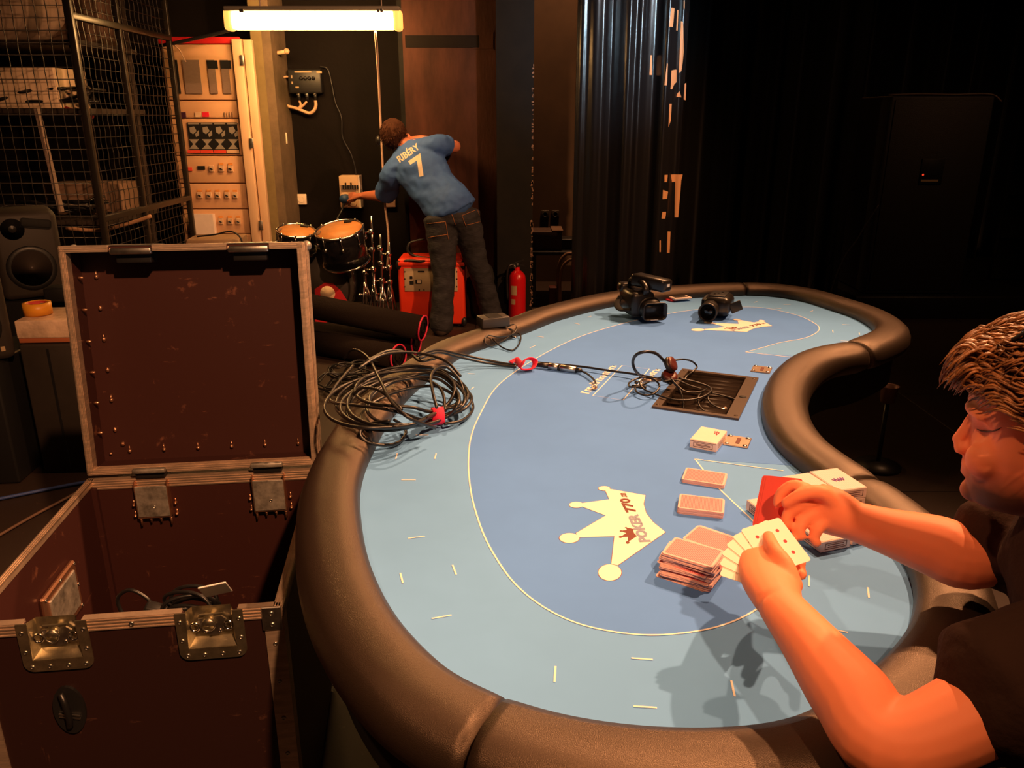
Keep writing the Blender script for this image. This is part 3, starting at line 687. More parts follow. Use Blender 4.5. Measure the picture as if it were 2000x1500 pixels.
# ================================================================ cards and card boxes
def quad_frame(px4, z):
    q = [V((*at2(*p, z), 0)) for p in px4]; c = sum(q, V((0, 0, 0)))/4
    ex = ((q[1]-q[0])+(q[2]-q[3])); ey = ((q[3]-q[0])+(q[2]-q[1])); return c, ex.normalized(), ex.length/2, ey.length/2
def lattice(name, c1, c2, sc):
    m = mat(name, c1, .55); nt = m.node_tree; b = nt.nodes['Principled BSDF']; tc = nt.nodes.new('ShaderNodeTexCoord')
    mp = nt.nodes.new('ShaderNodeMapping'); mp.inputs['Rotation'].default_value = (0, 0, PI/4); mp.inputs['Scale'].default_value = (sc, sc, sc)
    ck = nt.nodes.new('ShaderNodeTexChecker'); ck.inputs['Scale'].default_value = 1
    ck.inputs['Color1'].default_value = (*c1, 1); ck.inputs['Color2'].default_value = (*c2, 1)
    nt.links.new(tc.outputs['Object'], mp.inputs[0]); nt.links.new(mp.outputs[0], ck.inputs[0]); nt.links.new(ck.outputs[0], b.inputs['Base Color']); return m
cback = lattice('red_lattice_card_back', (.70, .09, .12), (.80, .33, .35), 520)
cedge = mat('white_card_stock', (.76, .50, .48), .6)
cardbox_m = mat('white_card_box', (.80, .66, .60), .55, var=.03, vs=30)
boxlat = lattice('pale_pink_lattice', (.80, .50, .50), (.80, .62, .60), 420)
labelm = mat('brown_label_print', (.16, .07, .06), .6)
violet = mat('violet_pen', (.25, .10, .45), .6); redpen = mat('red_pen', (.6, .03, .12), .6)
def round_rect(w, h, r, n=4):
    out = []
    for cx, cy, a0 in ((w/2-r, h/2-r, 0), (-w/2+r, h/2-r, PI/2), (-w/2+r, -h/2+r, PI), (w/2-r, -h/2+r, 1.5*PI)):
        for k in range(n+1): a = a0+k*PI/2/n; out.append((cx+r*math.cos(a), cy+r*math.sin(a)))
    return out
CARDW, CARDH = .088, .063
def card_mesh(th, top, border=True):
    m = MB(); m.prism(round_rect(CARDW, CARDH, .0045), 0, th)
    if border: m.prism(round_rect(CARDW-.007, CARDH-.007, .003), th*.5, th+.00008)
    me = m.mesh('card'); me.materials.append(cedge); me.materials.append(top)
    for p in me.polygons:
        if p.normal.z > .9 and p.center.z > th+.00004: p.material_index = 1
    return me
deck_me = card_mesh(.00052, cback)
def zrot(ex): return MX.Rotation(math.atan2(ex.y, ex.x), 4, 'Z')
for px4, h, lab, n in ((((1342.7,913),(1418,924),(1411,949),(1334.7,937)), .0085, 'low neat deck of pink-backed cards just short of the single card box', 15),
                       (((1329,964.5),(1412,973.5),(1411,1003),(1326,992)), .0135, 'taller neat deck of pink-backed cards nearest the crown emblem', 25)):
    c, ex, lw, lh = quad_frame(px4, TZ+h)
    t = thing('card_deck', lab, 'card deck', (c.x, c.y, TZ), 'neat card decks'); rr = random.Random(n)
    for k in range(n):
        gap = .0012 if (n == 25 and k > 14) else 0
        inst('card', deck_me, t, MX.Translation((c.x+rr.uniform(-.0006, .0006)+gap*.4, c.y+rr.uniform(-.0006, .0006)-gap*.5, TZ+.0007+k*h/n)) @ zrot(ex) @ MX.Rotation(rr.uniform(-.012, .012), 4, 'Z'))
card_me = card_mesh(.00068, cback)
def pile(px4, h, n, seed, lab, spread, twist):
    c, ex, lw, lh = quad_frame(px4, TZ+h); rr = random.Random(seed); ang = 0; off = V((0, 0, 0)); ey = V((-ex.y, ex.x, 0))
    for k in range(n):
        f = 1-k/n
        if rr.random() < .16: ang = rr.uniform(-1, 1)*twist; off = ex*rr.uniform(-1, 1)*spread+ey*rr.uniform(-1, .6)*spread
        fl = ex*(-.004*f)+ey*(-.010*f if k < n*.3 else 0)
        tilt = .035*math.sin(k*.9)*(1 if k < n*.35 else .25)
        o = inst('playing_card', card_me, None, MX.Translation((c.x+off.x+fl.x+rr.uniform(-.0015, .0015), c.y+off.y+fl.y+rr.uniform(-.0015, .0015), TZ+.0008+k*h/n)) @ zrot(ex) @ MX.Rotation(ang+rr.uniform(-.02, .02), 4, 'Z'))
        tag(o, lab if 0 < k < n-1 else lab.replace('pink-backed card in', 'topmost pink-backed card of' if k else 'bottom pink-backed card of'), 'playing card', 'cards of the '+('taller' if h > .03 else 'lower')+' loose pile')
pile(((1322.7,1050),(1408,1077),(1394.7,1111),(1293,1083)), .041, 56, 4, 'pink-backed card in the taller untidy pile nearest the camera', .006, .10)
pile(((1376,1027),(1449,1052),(1424,1083),(1344,1055)), .023, 32, 9, 'pink-backed card in the lower loose pile behind the taller one', .004, .05)
def card_box(px4, ztop, h, lab, mark=None, end=1, lat=False, lsz=None, grp='card boxes'):
    c, ex, lw, lh = quad_frame(px4, ztop)
    if lsz: lw, lh = lsz
    t = thing('card_box', lab, 'card box', (c.x, c.y, ztop-h), grp); X = MX.Translation((c.x, c.y, ztop-h)) @ zrot(ex)
    m = MB(); m.X = X; m.box((0, 0, h/2), (lw, lh, h-.0012), None, .0006, 1); obj('carton', m, cardbox_m, t)
    m = MB(); m.X = X; m.box((0, 0, h-.0004), (lw-.004, lh-.004, .0007)); obj('top_print', m, boxlat if lat else cardbox_m, t)
    m = MB(); m.X = X; m.box((0, -lh/2, h*.86), (lw-.002, .0008, .0009)); obj('lid_seam', m, labelm, t)
    # labels: bordered strip on the two faces the camera can see
    for ax in (0, 1):
        L = (lw if ax == 0 else lh)*.72; z0, z1 = h*.24, h*.76
        if ax == 0 and not end: continue
        m = MB(); m.X = X
        def P(u, z, o): return V((u, -lh/2-o, z)) if ax == 0 else V((-lw/2-o if end == 2 else lw/2+o, u, z))
        for a, b, zz0, zz1 in ((-L/2, L/2, z0, z0+.0010), (-L/2, L/2, z1-.0010, z1), (-L/2, -L/2+.001, z0, z1), (L/2-.001, L/2, z0, z1), (-L/2+.006, L/2-.006, (z0+z1)/2-.0020, (z0+z1)/2-.0008), (-L/2+.006, L/2-.006, (z0+z1)/2+.0008, (z0+z1)/2+.0020)):
            m.add([P(a, zz0, .0006), P(b, zz0, .0006), P(b, zz1, .0006), P(a, zz1, .0006)], [(0, 1, 2, 3)])
        obj('end_label', m, labelm, t, kind=None)
    if mark:
        pts, mt_ = mark
        m = MB(); m.X = X; m.tube([V((u*lw, v*lh, h+.0006)) for u, v in pts], .0009, 5); obj('pen_mark', m, mt_, t)
    return t
card_box(((1368.6,832),(1418.8,841),(1401.6,867),(1348.8,857)), TZ+.0225, .0225, 'single white card box beside the drop slot', ([(.12, .30), (.16, .10), (.20, .32), (.24, .08), (.20, .2), (.30, .25), (.26, .05)], redpen))
A4 = ((1640.7,957.5),(1693,951),(1631.5,914.6),(1583,921))
cA, exA, lA, hA = quad_frame(A4, TZ+.0678)
def box_at(c, ang, zt, lab, mk=None, dims=(.064, .092), h=.0222):
    t = thing('card_box', lab, 'card box', (c[0], c[1], zt-h), 'card boxes'); X = MX.Translation((c[0], c[1], zt-h)) @ MX.Rotation(ang, 4, 'Z'); lw, lh = dims
    m = MB(); m.X = X; m.box((0, 0, h/2), (lw, lh, h-.0012), None, .0006, 1); obj('carton', m, cardbox_m, t)
    m = MB(); m.X = X; m.box((0, 0, h-.0004), (lw-.004, lh-.004, .0007)); obj('top_print', m, boxlat, t)
    for ax, sg in ((0, -1), (1, -1)):
        L = (lw if ax == 0 else lh)*.74; z0, z1 = h*.22, h*.78; m = MB(); m.X = X
        def P(u, z, o=.0006): return V((u, sg*(lh/2+o), z)) if ax == 0 else V((sg*(lw/2+o), u, z))
        for a, b, q0, q1 in ((-L/2, L/2, z0, z0+.0012), (-L/2, L/2, z1-.0012, z1), (-L/2, -L/2+.0014, z0, z1), (L/2-.0014, L/2, z0, z1), (-L/2+.006, L/2-.006, (z0+z1)/2-.0030, (z0+z1)/2-.0014), (-L/2+.006, L/2-.006, (z0+z1)/2+.0014, (z0+z1)/2+.0030)):
            m.add([P(a, q0), P(b, q0), P(b, q1), P(a, q1)], [(0, 1, 2, 3)])
        obj('end_label', m, labelm, t)
    if mk:
        m = MB(); m.X = X; m.tube(cat_rom([V((u*lw, v*lh, h+.0006)) for u, v in mk], 4), .0008, 5); obj('pen_mark', m, violet, t)
    return t
angA = math.atan2(exA.y, exA.x)
for k, lab in enumerate(('bottom box of the right-hand stack of card boxes by the rail', 'middle box of the right-hand stack of card boxes by the rail', 'topmost box of the right-hand stack of card boxes with violet scribble')):
    box_at((cA.x+(-.003 if k == 0 else 0), cA.y), angA+(.03, -.02, 0)[k], TZ+.001+.0224*(k+1), lab, [(-.22, .0), (-.16, -.1), (-.12, .03), (-.05, -.12), (0, .02), (.04, -.1), (.1, .04), (.12, -.1), (.2, .05)] if k == 2 else None)
eyA = V((-exA.y, exA.x, 0))
cB = cA-exA*.067-eyA*.006
for k, lab in enumerate(('bottom box of the card box stack beside the dealing hand', 'middle box of the card box stack beside the dealing hand', 'topmost box of the card box stack beside the dealing hand')):
    box_at((cB.x, cB.y), angA+(.02, -.02, .05)[k], TZ+.001+.0224*(k+1)-(.0 if k < 2 else .0), lab)
cD = cB-exA*.068+eyA*.006
box_at((cD.x, cD.y), angA+.04, TZ+.0234, 'lower card box beyond the dealing hand, lowest at the far left of the boxes')
fc = at(1601, 1082, z=TZ)
ce = (V((*at2(1661,1070,TZ), 0))-V((fc.x, fc.y, 0))).normalized(); cl = V((-ce.y, ce.x, 0))
cF = V((fc.x, fc.y, 0))+ce*.033+cl*.046
box_at((cF.x, cF.y), math.atan2(ce.y, ce.x), TZ+.0234, 'nearest card box lying under the dealing hand')
cG = cF+ce*.068+cl*.004
box_at((cG.x, cG.y), math.atan2(ce.y, ce.x)+.08, TZ+.015, 'thin card box under the far forearm', None, (.064, .09), .0135)
# ================================================================ cables on the table
velcro = mat('pink_red_velcro', (.80, .02, .075), .8, bump=.3, bs=600)
cab = thing('microphone_cable', 'coiled black cable with red ties lying over the left rail', 'cable', at(800, 790, z=TZ+.05))
cc = at(792, 782, z=TZ+.06)
rr = random.Random(21); pts = []
NL = 10; tie = at(855, 814, z=TZ+.032); a0 = -.75
bx, by = cc.x+1.02*.135*math.cos(a0), cc.y+1.3*.135*math.sin(a0)
for k in range(NL*16):
    a = -2*PI*k/16+.6; L = k/16; da = (a-a0+PI) % (2*PI)-PI; g = math.exp(-(da/.55)**2)
    r = .135+(.032*math.sin(L*1.9)+.014*math.sin(L*4.1))*(1-.9*g); ox = .026*math.sin(L*2.3)*(1-g); oy = .045*math.cos(L*1.3)*(1-g)
    x = cc.x+ox+1.02*r*math.cos(a)+(tie.x-bx)*g+g*.012*math.sin(L*2.1); y = cc.y+oy+1.3*r*math.sin(a)+(tie.y-by)*g+g*.012*math.cos(L*2.1)
    z = TZ+.058+.0025*L+.010*math.sin(a+1.2)+.010*math.sin(L*3+a)
    if x-cc.x > .08: z -= .022*min(1, (x-cc.x-.08)/.06)
    z = z*(1-g)+(tie.z+.012*math.sin(L*2.1+1))*g
    pts.append(V((x, y, max(z, TZ+.008))))
m = MB(); m.tube(cat_rom(pts, 3), .0042, 7); obj('coil', m, rubber, cab)
def px_cable(lst, r, name, parent, mt=rubber, n=6, seg=7):
    m = MB(); m.tube(cat_rom([at(a, b, z=z) for a, b, z in lst], n), r, seg); return obj(name, m, mt, parent)
px_cable([(672,700,.80),(690,683,.84),(718,698,.86),(742,742,.88),(765,785,.87),(800,817,.85),(850,836,.80)], .0042, 'strand', cab)
px_cable([(760,822,.835),(722,828,.815),(703,845,.812),(712,860,.80),(742,869,.785),(775,866,.772),(792,848,.772),(788,832,.775),(770,820,.80)], .0040, 'strand', cab)
px_cable([(690,714,.84),(660,748,.83),(644,775,.82),(655,787,.82),(700,792,.83),(760,800,.84)], .0040, 'strand', cab)
px_cable([(853,796,.84),(845,765,.86),(842,735,.87),(855,718,.87),(875,718,.86),(897,742,.83),(907,775,.80),(900,805,.78)], .0040, 'strand', cab)
px_cable([(868,828,.78),(900,822,.775),(921,805,.772),(922,785,.772),(905,762,.785),(880,745,.80)], .0040, 'strand', cab)
px_cable([(700,720,.87),(740,696,.88),(780,688,.88),(820,690,.87),(870,705,.86),(900,735,.83)], .0040, 'strand', cab)
px_cable([(715,705,.86),(760,685,.87),(800,690,.85),(820,705,.845),(850,700,.85)], .0040, 'strand', cab)
px_cable([(690,770,.85),(710,757,.87),(745,765,.87),(785,800,.85)], .0040, 'strand', cab)
# two runs to the connector
px_cable([(815,695,.85),(850,684,.845),(890,690,.815),(935,700,.785),(985,710,.770),(1010,713,.769)], .0040, 'run', cab)
px_cable([(820,700,.845),(855,688,.84),(895,697,.81),(940,707,.78),(985,714,.769),(1008,716,.768)], .0040, 'run', cab)
# ties
c = tie.copy()
m = MB(); dd = (at(868,812,z=.80)-at(842,814,z=.80)).normalized(); up = V((0, 0, 1)); sd = dd.cross(up)
rings = []
for e in (-.015, .015):
    rings.append([c+dd*e+sd*.024*math.cos(2*PI*k/16)+up*(.022*math.sin(2*PI*k/16)+.002) for k in range(16)])
m.loft(rings, caps=True); obj('cable_tie', m, velcro, cab)
m = MB(); m.tube(cat_rom([at(*p[:2], z=p[2]) for p in ((997,708,.766),(1008,703,.772),(1018,713,.784),(1024,704,.795),(1035,700,.798),(1045,706,.785),(1040,719,.770),(1022,722,.768),(1015,716,.775))], 6), .011, 8, flat=.25); obj('cable_tie', m, velcro, cab)
# connector
ca, cb_ = at(1046, 711, z=.772), at(1136, 724, z=.770); d = (cb_-ca)
m = MB(); m.cyl(ca, ca+d*.30, .0065, .0085, 14); obj('connector_boot', m, rubber, cab)
m = MB(); m.cyl(ca+d*.30, ca+d*.50, .0105, .0105, 16); obj('connector_shell', m, steel, cab)
m = MB(); m.cyl(ca+d*.50, ca+d*.56, .0100, .0100, 16); obj('connector_ring', m, black, cab)
m = MB(); m.cyl(ca+d*.56, ca+d*.88, .0105, .0098, 16); obj('connector_shell', m, steel, cab)
m = MB(); m.cyl(ca+d*.88, cb_, .0085, .006, 14); obj('connector_boot', m, rubber, cab)
px_cable([(1134,724,.770),(1148,731,.771),(1160,742,.770),(1164,752,.767)], .0032, 'pigtail', cab)
m = MB(); e = at(1161, 756, z=.768); m.lathe([(.0085, -.006), (.0085, .006), (.005, .006), (.004, .002), (0, .002)], e, (e-at(1164,740,z=.768)).normalized()+V((0, 0, .5)), 14); obj('jack_end', m, brass, cab)
# headphones tangle over the chip tray
hp = thing('headphones', 'small black headphones with red-brown ear pads tangled over the chip tray', 'headphones', at(1300, 740, z=TZ))
px_cable([(1040,707,.772),(1080,711,.772),(1135,716,.772),(1190,724,.773),(1240,731,.775),(1285,740,.785),(1310,750,.79)], .0035, 'lead', hp)
px_cable([(1252,735,.785),(1240,722,.82),(1236,706,.85),(1244,692,.88),(1262,687,.89),(1280,690,.88),(1294,702,.85),(1308,722,.81)], .0045, 'headband', hp)
px_cable([(1316,704,.83),(1335,702,.83),(1352,706,.81),(1361,716,.79),(1355,724,.785),(1342,734,.775),(1337,742,.768)], .0028, 'lead', hp)
ear = mat('red_brown_ear_pad', (.085, .012, .010), .45)
for (px, py, z, nx) in ((1309,712,.835,(.5,-.3,.35)), (1307,736,.80,(.15,-.45,.75))):
    e = at(px, py, z=z); n = V(nx).normalized()
    m = MB(); m.lathe([(.010, -.012), (.021, -.008), (.024, 0), (.022, .006)], e, n, 20); cup = obj('ear_cup', m, black, hp)
    m = MB(); m.lathe([(.022, .0055), (.021, .011), (.012, .013), (0, .0115)], e, n, 20); obj('ear_pad', m, ear, cup)
px_cable([(1262,735,.783),(1240,741,.778),(1228,749,.775),(1232,756,.775),(1252,753,.78),(1275,742,.79),(1295,736,.80)], .0028, 'lead', hp)
px_cable([(1240,756,.775),(1244,766,.772),(1260,772,.772),(1278,768,.775),(1288,755,.785),(1280,743,.795),(1262,738,.795),(1250,748,.785),(1258,760,.775),(1280,770,.772),(1320,781,.772),(1360,779,.774),(1385,768,.776),(1388,758,.778),(1365,748,.785),(1325,738,.795)], .0028, 'lead', hp)
px_cable([(1310,738,.81),(1322,752,.80),(1340,765,.785),(1365,766,.78),(1380,760,.778)], .0024, 'lead', hp)
px_cable([(1316,748,.80),(1328,762,.785),(1334,780,.765),(1335,798,.745)], .0024, 'lead', hp)
px_cable([(1375,762,.776),(1364,775,.772),(1366,792,.76),(1376,803,.75)], .0024, 'lead', hp)
px_cable([(1385,765,.772),(1384,782,.765),(1400,795,.75),(1420,798,.745),(1438,790,.75),(1434,780,.755),(1410,772,.76),(1390,768,.768)], .0026, 'lead', hp)
px_cable([(1295,745,.80),(1320,742,.80),(1345,752,.79),(1372,760,.78)], .0024, 'lead', hp)
m = MB(); a = at(1404, 803, z=.746); b = at(1418, 798, z=.75); m.cyl(a, b, .0035, .006, 12); obj('jack_plug', m, brass, hp)
m = MB(); a = at(1234, 754, z=.776); b = at(1262, 757, z=.776); m.cyl(a, b, .004, .0055, 10); m.ell(at(1243,747,z=.778), (.006, .006, .005)); obj('cable_clip', m, black, hp)
m = MB(); m.cyl(at(1255,744,z=.788), at(1290,742,z=.79), .0065, .005, 12); obj('plug_sleeve', m, brass, hp)
# power adapter lying on the rail
c = at(963, 634, z=TZ+.052)
ad = thing('power_adapter', 'small grey-black adapter box with looped lead on the far left rail', 'adapter', (c.x, c.y, TZ+.046))
adm = mat('dark_grey_plastic', (.045, .04, .036), .45)
ang = math.atan2((at(993,640,z=.81)-at(940,646,z=.81)).y, (at(993,640,z=.81)-at(940,646,z=.81)).x)
X = MX.Translation((c.x, c.y, TZ+.047)) @ MX.Rotation(ang, 4, 'Z') @ MX.Rotation(.02, 4, 'X')
m = MB(); m.X = X; m.box((0, .0, .019), (.104, .062, .036), None, .004); obj('housing', m, adm, ad)
m = MB(); m.X = X; m.box((0, 0, .0375), (.05, .058, .002), None, .0006, 1); obj('label_recess', m, black, ad)
px_cable([(992,636,.805),(1004,634,.80),(1009,642,.79),(1000,653,.78),(975,658,.79),(952,655,.80),(947,668,.785),(960,676,.768),(985,664,.77),(1008,650,.775),(1017,656,.770),(1014,672,.767),(1000,684,.766),(980,678,.767),(962,662,.785)], .0027, 'lead', ad)
px_cable([(990,640,.80),(1002,645,.79),(1000,656,.772),(1008,660,.766)], .0027, 'lead', ad)
m = MB(); m.cyl(at(997,657,z=.768), at(1009,660,z=.766), .0042, .003, 10); obj('barrel_plug', m, chrome, ad)
# ================================================================ camcorders, phone
cam_m = mat('camera_black', (.012, .010, .009), .33, spec=.5); lens_m = mat('lens_glass', (.006, .005, .006), .06, coat=.6)
def cam_frame(px, py, yaw, tilt=0):
    p = at(px, py, z=TZ); return p, MX.Translation((p.x, p.y, TZ+.002)) @ MX.Rotation(yaw, 4, 'Z') @ MX.Rotation(tilt, 4, 'X')
# local: lens looks along -y
p, X = cam_frame(1272, 632, math.radians(14)); X = X @ MX.Diagonal((1.0, .70, .90, 1))
t = thing('camcorder', 'large black camcorder with rectangular lens hood and top microphone', 'camcorder', (p.x, p.y, TZ), 'camcorders')
def cm(name, mt_, f, par=None):
    m = MB(); m.X = X; f(m); return obj(name, m, mt_, par or t)
cm('body', cam_m, lambda m: (m.box((-.020, .150, .070), (.095, .20, .105), None, .018), m.cyl((.006, .07, .058), (.006, 0.02, .052), .042, .045, 20)))
hood = cm('lens_hood', cam_m, lambda m: m.loft([[V((.012+x*s, y, .048+z*s)) for x, z in round_rect(.098, .076, .018, 4)] for y, s in ((.05, .82), (-.005, 1.0), (-.005, .90), (.03, .74))], caps=False))
cm('lens', lens_m, lambda m: m.box((.012, .033, .048), (.075, .004, .058), None, .001, 1), hood)
cm('hood_lettering', white_p, lambda m: m.box((.010, -.0058, .0135), (.03, .0008, .0022)), hood)
cm('handle', cam_m, lambda m: (m.tube(cat_rom([(-.022, .235, .12), (-.022, .225, .152), (-.020, .17, .160), (-.016, .09, .158), (-.012, .055, .135), (-.012, .06, .115)], 6), .013, 10)))
cm('microphone', cam_m, lambda m: m.box((.020, .095, .158), (.062, .17, .054), MX.Rotation(math.radians(34), 3, 'Z') @ MX.Rotation(.10, 3, 'X'), .012))
cm('microphone_badge', white_p, lambda m: m.box((.068, .0245, .152), (.016, .003, .012), MX.Rotation(math.radians(34), 3, 'Z')))
cm('eyepiece', cam_m, lambda m: (m.box((-.045, .245, .118), (.05, .07, .045), None, .014)))
cm('grip_strap', blackm, lambda m: m.tube(cat_rom([(-.068, .21, .085), (-.095, .17, .06), (-.095, .11, .045), (-.066, .07, .05)], 6), .013, 8, flat=.4))
cm('focus_ring', rubber, lambda m: m.lathe([(.0445, -.008), (.047, -.006), (.047, .006), (.0445, .008)], (.006, .055, .057), (0, 1, 0), 24))
for a in (-.01, .02): cm('knob', chrome, lambda m: m.cyl((.026+a, .10, .118), (.028+a, .10, .128), .006, .005, 10))
p, X = cam_frame(1383, 627, math.radians(-24))
t = thing('camcorder', 'smaller black camcorder with round lens and flipped-out screen', 'camcorder', (p.x, p.y, TZ), 'camcorders')
cm('body', cam_m, lambda m: (m.box((.020, .095, .048), (.100, .135, .076), None, .022), m.lathe([(.030, 0), (.034, .02), (.034, .05)], (0, -.012, .040), (0, 1, 0), 24)))
b = cm('lens_barrel', cam_m, lambda m: m.lathe([(.027, .030), (.029, -.006), (.034, -.010), (.0355, 0), (.035, .022), (.032, .026)], (0, -.022, .0385), (0, 1, 0), 28))
cm('lens', lens_m, lambda m: m.lathe([(0, .004), (.014, .006), (.027, .014), (.0275, .020), (0, .020)], (0, -.022, .0385), (0, 1, 0), 24), b)
cm('lens_rim', MT['rail_leather'], lambda m: m.tube([(.0345*math.cos(k*PI/12), -.031, .0385+.0345*math.sin(k*PI/12)) for k in range(24)], .0014, 6, True), b)
cm('top_panel', black, lambda m: m.box((.018, .095, .086), (.062, .10, .006), None, .0025))
for k in range(3): cm('button', chrome, lambda m: m.box((.004+.012*k, .075+.02*k, .0895), (.008, .012, .002), None, .0008, 1))
cm('strap_pad', blackm, lambda m: m.box((-.034, .105, .045), (.016, .10, .05), None, .006))
cm('flip_screen', black, lambda m: m.box((.088, .075, .046), (.046, .007, .040), MX.Rotation(math.radians(25), 3, 'Z') @ MX.Rotation(-.4, 3, 'Y'), .003))
bk = quad_frame(((1281,576),(1312,571),(1326,585),(1298,589)), TZ+.004)
m = MB(); m.X = MX.Translation((bk[0].x, bk[0].y, TZ+.0006)) @ zrot(bk[1]); m.box((0, 0, .003), (bk[2], bk[3], .006), None, .001, 1)
obj('red_booklet', m, mat('red_cover', (.55, .012, .03), .45), None, label='red booklet under the white phone beyond the large camcorder', cat='booklet')
pf = quad_frame(((1299,573),(1333,572),(1346,580),(1312,585)), TZ+.016)
t = thing('phone', 'white-framed phone with dark screen lying on the red booklet', 'phone', (pf[0].x, pf[0].y, TZ+.007)); X = MX.Translation((pf[0].x, pf[0].y, TZ+.0075)) @ zrot(pf[1])
m = MB(); m.X = X; m.box((0, 0, .0045), (pf[2], pf[3], .009), None, .003); obj('body', m, cardbox_m, t)
m = MB(); m.X = X; m.box((0, 0, .0092), (pf[2]*.72, pf[3]*.74, .0008)); obj('screen', m, black, t)
# ================================================================ background: lamp, cabinet, cage, walls
# ---- fluorescent lamp
la, lb = at(443, 38, y=5.6), at(783, 36, y=5.6)
lamp = thing('fluorescent_lamp', 'glowing fluorescent strip lamp hung above the man', 'lamp', ((la.x+lb.x)/2, 5.6, la.z))
glowm = mat('lamp_glow', (1, .8, .5), .4, emis=((1, .52, .17), 75.0)); endm = mat('lamp_end_diffuser', (1, .6, .2), .5, emis=((1, .42, .08), 1.6))
tubem = mat('lamp_tube', (1, .9, .7), .4, emis=((1, .72, .38), 16.0))
L = lb.x-la.x
m = MB(); m.box(((la.x+lb.x)/2, 5.6, la.z-.008), (L-.05, .10, .105), None, .03); obj('diffuser', m, glowm, lamp)
for x in (la.x+.02, lb.x-.02):
    m = MB(); m.box((x, 5.6, la.z-.006), (.055, .115, .125), None, .02); obj('end_cap', m, endm, lamp)
m = MB(); m.box(((la.x+lb.x)/2, 5.6, la.z+.058), (L, .115, .030), None, .008); obj('housing', m, mat('grey_lamp_housing', (.22, .2, .17), .6), lamp)
for px in (508, 745):
    a = at(px, 12, y=5.6); m = MB(); m.cyl((a.x, 5.6, la.z+.07), (a.x+.02, 5.6, 4.4), .004, seg=6); obj('suspension_cord', m, cardbox_m, lamp)
for dx in (.1, .11, .88, .9):
    m = MB(); m.box((la.x+L*dx, 5.545, la.z+.045), (.02, .012, .02), None, .003); obj('clip', m, steel, lamp)
cordm = mat('white_flex', (.62, .42, .33), .5)
m = MB(); m.tube(cat_rom([at(px, py, y=yy) for px, py, yy in ((733, 62, 5.6), (738, 130, 5.95), (743, 230, 6.22), (748, 330, 6.3), (752, 400, 6.25), (757, 440, 6.15), (759, 480, 6.1), (756, 528, 6.08))], 6), .0085, 8)
obj('lamp_flex', m, cordm, None, label='pale flex hanging from the strip lamp down past the man', cat='cable')
# ---- electrical cabinet
cabm = mat('beige_enamel', (.66, .38, .21), .5, var=.06, vs=3); cabf = mat('pale_cabinet_frame', (.66, .44, .28), .45)
Y = 6.2; xL = at(318, 150, y=6.2).x; xR = at(459, 80, y=Y).x; zT = at(420, 72, y=Y).z
cabn = thing('electrical_cabinet', 'beige electrical distribution cabinet behind the mesh cage', 'cabinet', ((xL+xR)/2, Y, 0))
m = MB(); m.b2((xL, Y+.03, 0), (xR, 6.68, zT)); obj('body', m, cabm, cabn)
m = MB(); m.b2((xL, Y-.005, zT-.045), (xR+.03, Y+.03, zT), .004); obj('top_strip', m, mat('red_enamel', (.55, .015, .02), .4), cabn)
rows = [at(420, py, y=Y).z for py in (86, 196, 231, 304, 358, 408, 457, 560)]
rows[-1] = .12
for a, b in zip(rows, rows[1:]):
    m = MB(); m.b2((xL+.02, Y, b+.004), (xR-.01, Y+.03, a-.004), .003); obj('cover_plate', m, cabm, cabn)
for x0, x1, d in ((xR-.008, xR+.058, .03), (xR+.066, xR+.125, .0)):
    m = MB(); m.b2((x0, Y-.03-d, .02), (x1, Y+.02, zT-.02), .004); obj('door_frame', m, cabf, cabn)
for py in (118, 280, 440):
    p = at(473+(py-118)*.115, py, y=Y-.06); m = MB(); m.box((p.x, Y-.066, p.z), (.03, .014, .07), None, .003); obj('frame_hinge', m, steel, cabn)
wn = mat('grey_label_window', (.22, .15, .12), .4, var=.1, vs=40, stretch=(1, 1, 12))
def plate(px0, py0, px1, py1, name, mt_, par, yo=.004, th=.006):
    a = at(px0, py0, y=Y-yo); b = at(px1, py1, y=Y-yo); m = MB(); m.b2((a.x, Y-yo-th, b.z), (b.x, Y-yo, a.z)); return obj(name, m, mt_, par)
plate(333, 117, 354, 183, 'dark_meter_window', black, cabn); w = plate(356, 117, 396, 183, 'label_window', wn, cabn)
for x in (404, 430):
    w = plate(x, 117, x+22, 183, 'label_window', wn, cabn); plate(x, 118, x+22, 134, 'label_header', black, w, .011, .002)
plate(345, 219, 364, 230, 'dark_button_box', mat('violet_black', (.05, .015, .04), .4), cabn); plate(381, 219, 394, 229, 'key_plate', cabf, cabn); plate(395, 219, 409, 228, 'red_indicator', mat('red_plastic', (.75, .02, .05), .4), cabn)
for k in range(4): plate(438+k*5, 219, 440+k*5, 229, 'vent_slot', wn, cabn)
# safety poster strip
po = plate(365, 239, 469, 300, 'safety_poster', black, cabn, .005, .003)
inkm = mat('poster_grey', (.28, .24, .2), .7); inkr = mat('poster_red', (.7, .06, .03), .7)
rr = random.Random(5)
for k in range(4):
    x = 367+k*25.5
    plate(x, 240, x+22, 243, 'poster_line', inkm, po, .009, .001); plate(x-1, 293, x+24, 299, 'poster_band', inkr if k < 3 else cabf, po, .009, .001)
    a = [(x+3, 249), (x+12, 247), (x+17, 256), (x+10, 262), (x+4, 258)]
    for poly in (a, [(x+14, 262), (x+21, 254), (x+22, 264), (x+16, 268)], [(x+2, 272), (x+22, 272), (x+12, 283)], [(x+2, 291), (x+22, 291), (x+12, 280)]):
        m = MB(); m.add([at(px, py, y=Y-.0095) for px, py in poly], [tuple(range(len(poly)))]); obj('poster_figure', m, inkm, po)
orange_t = mat('orange_tag', (.75, .30, .06), .5)
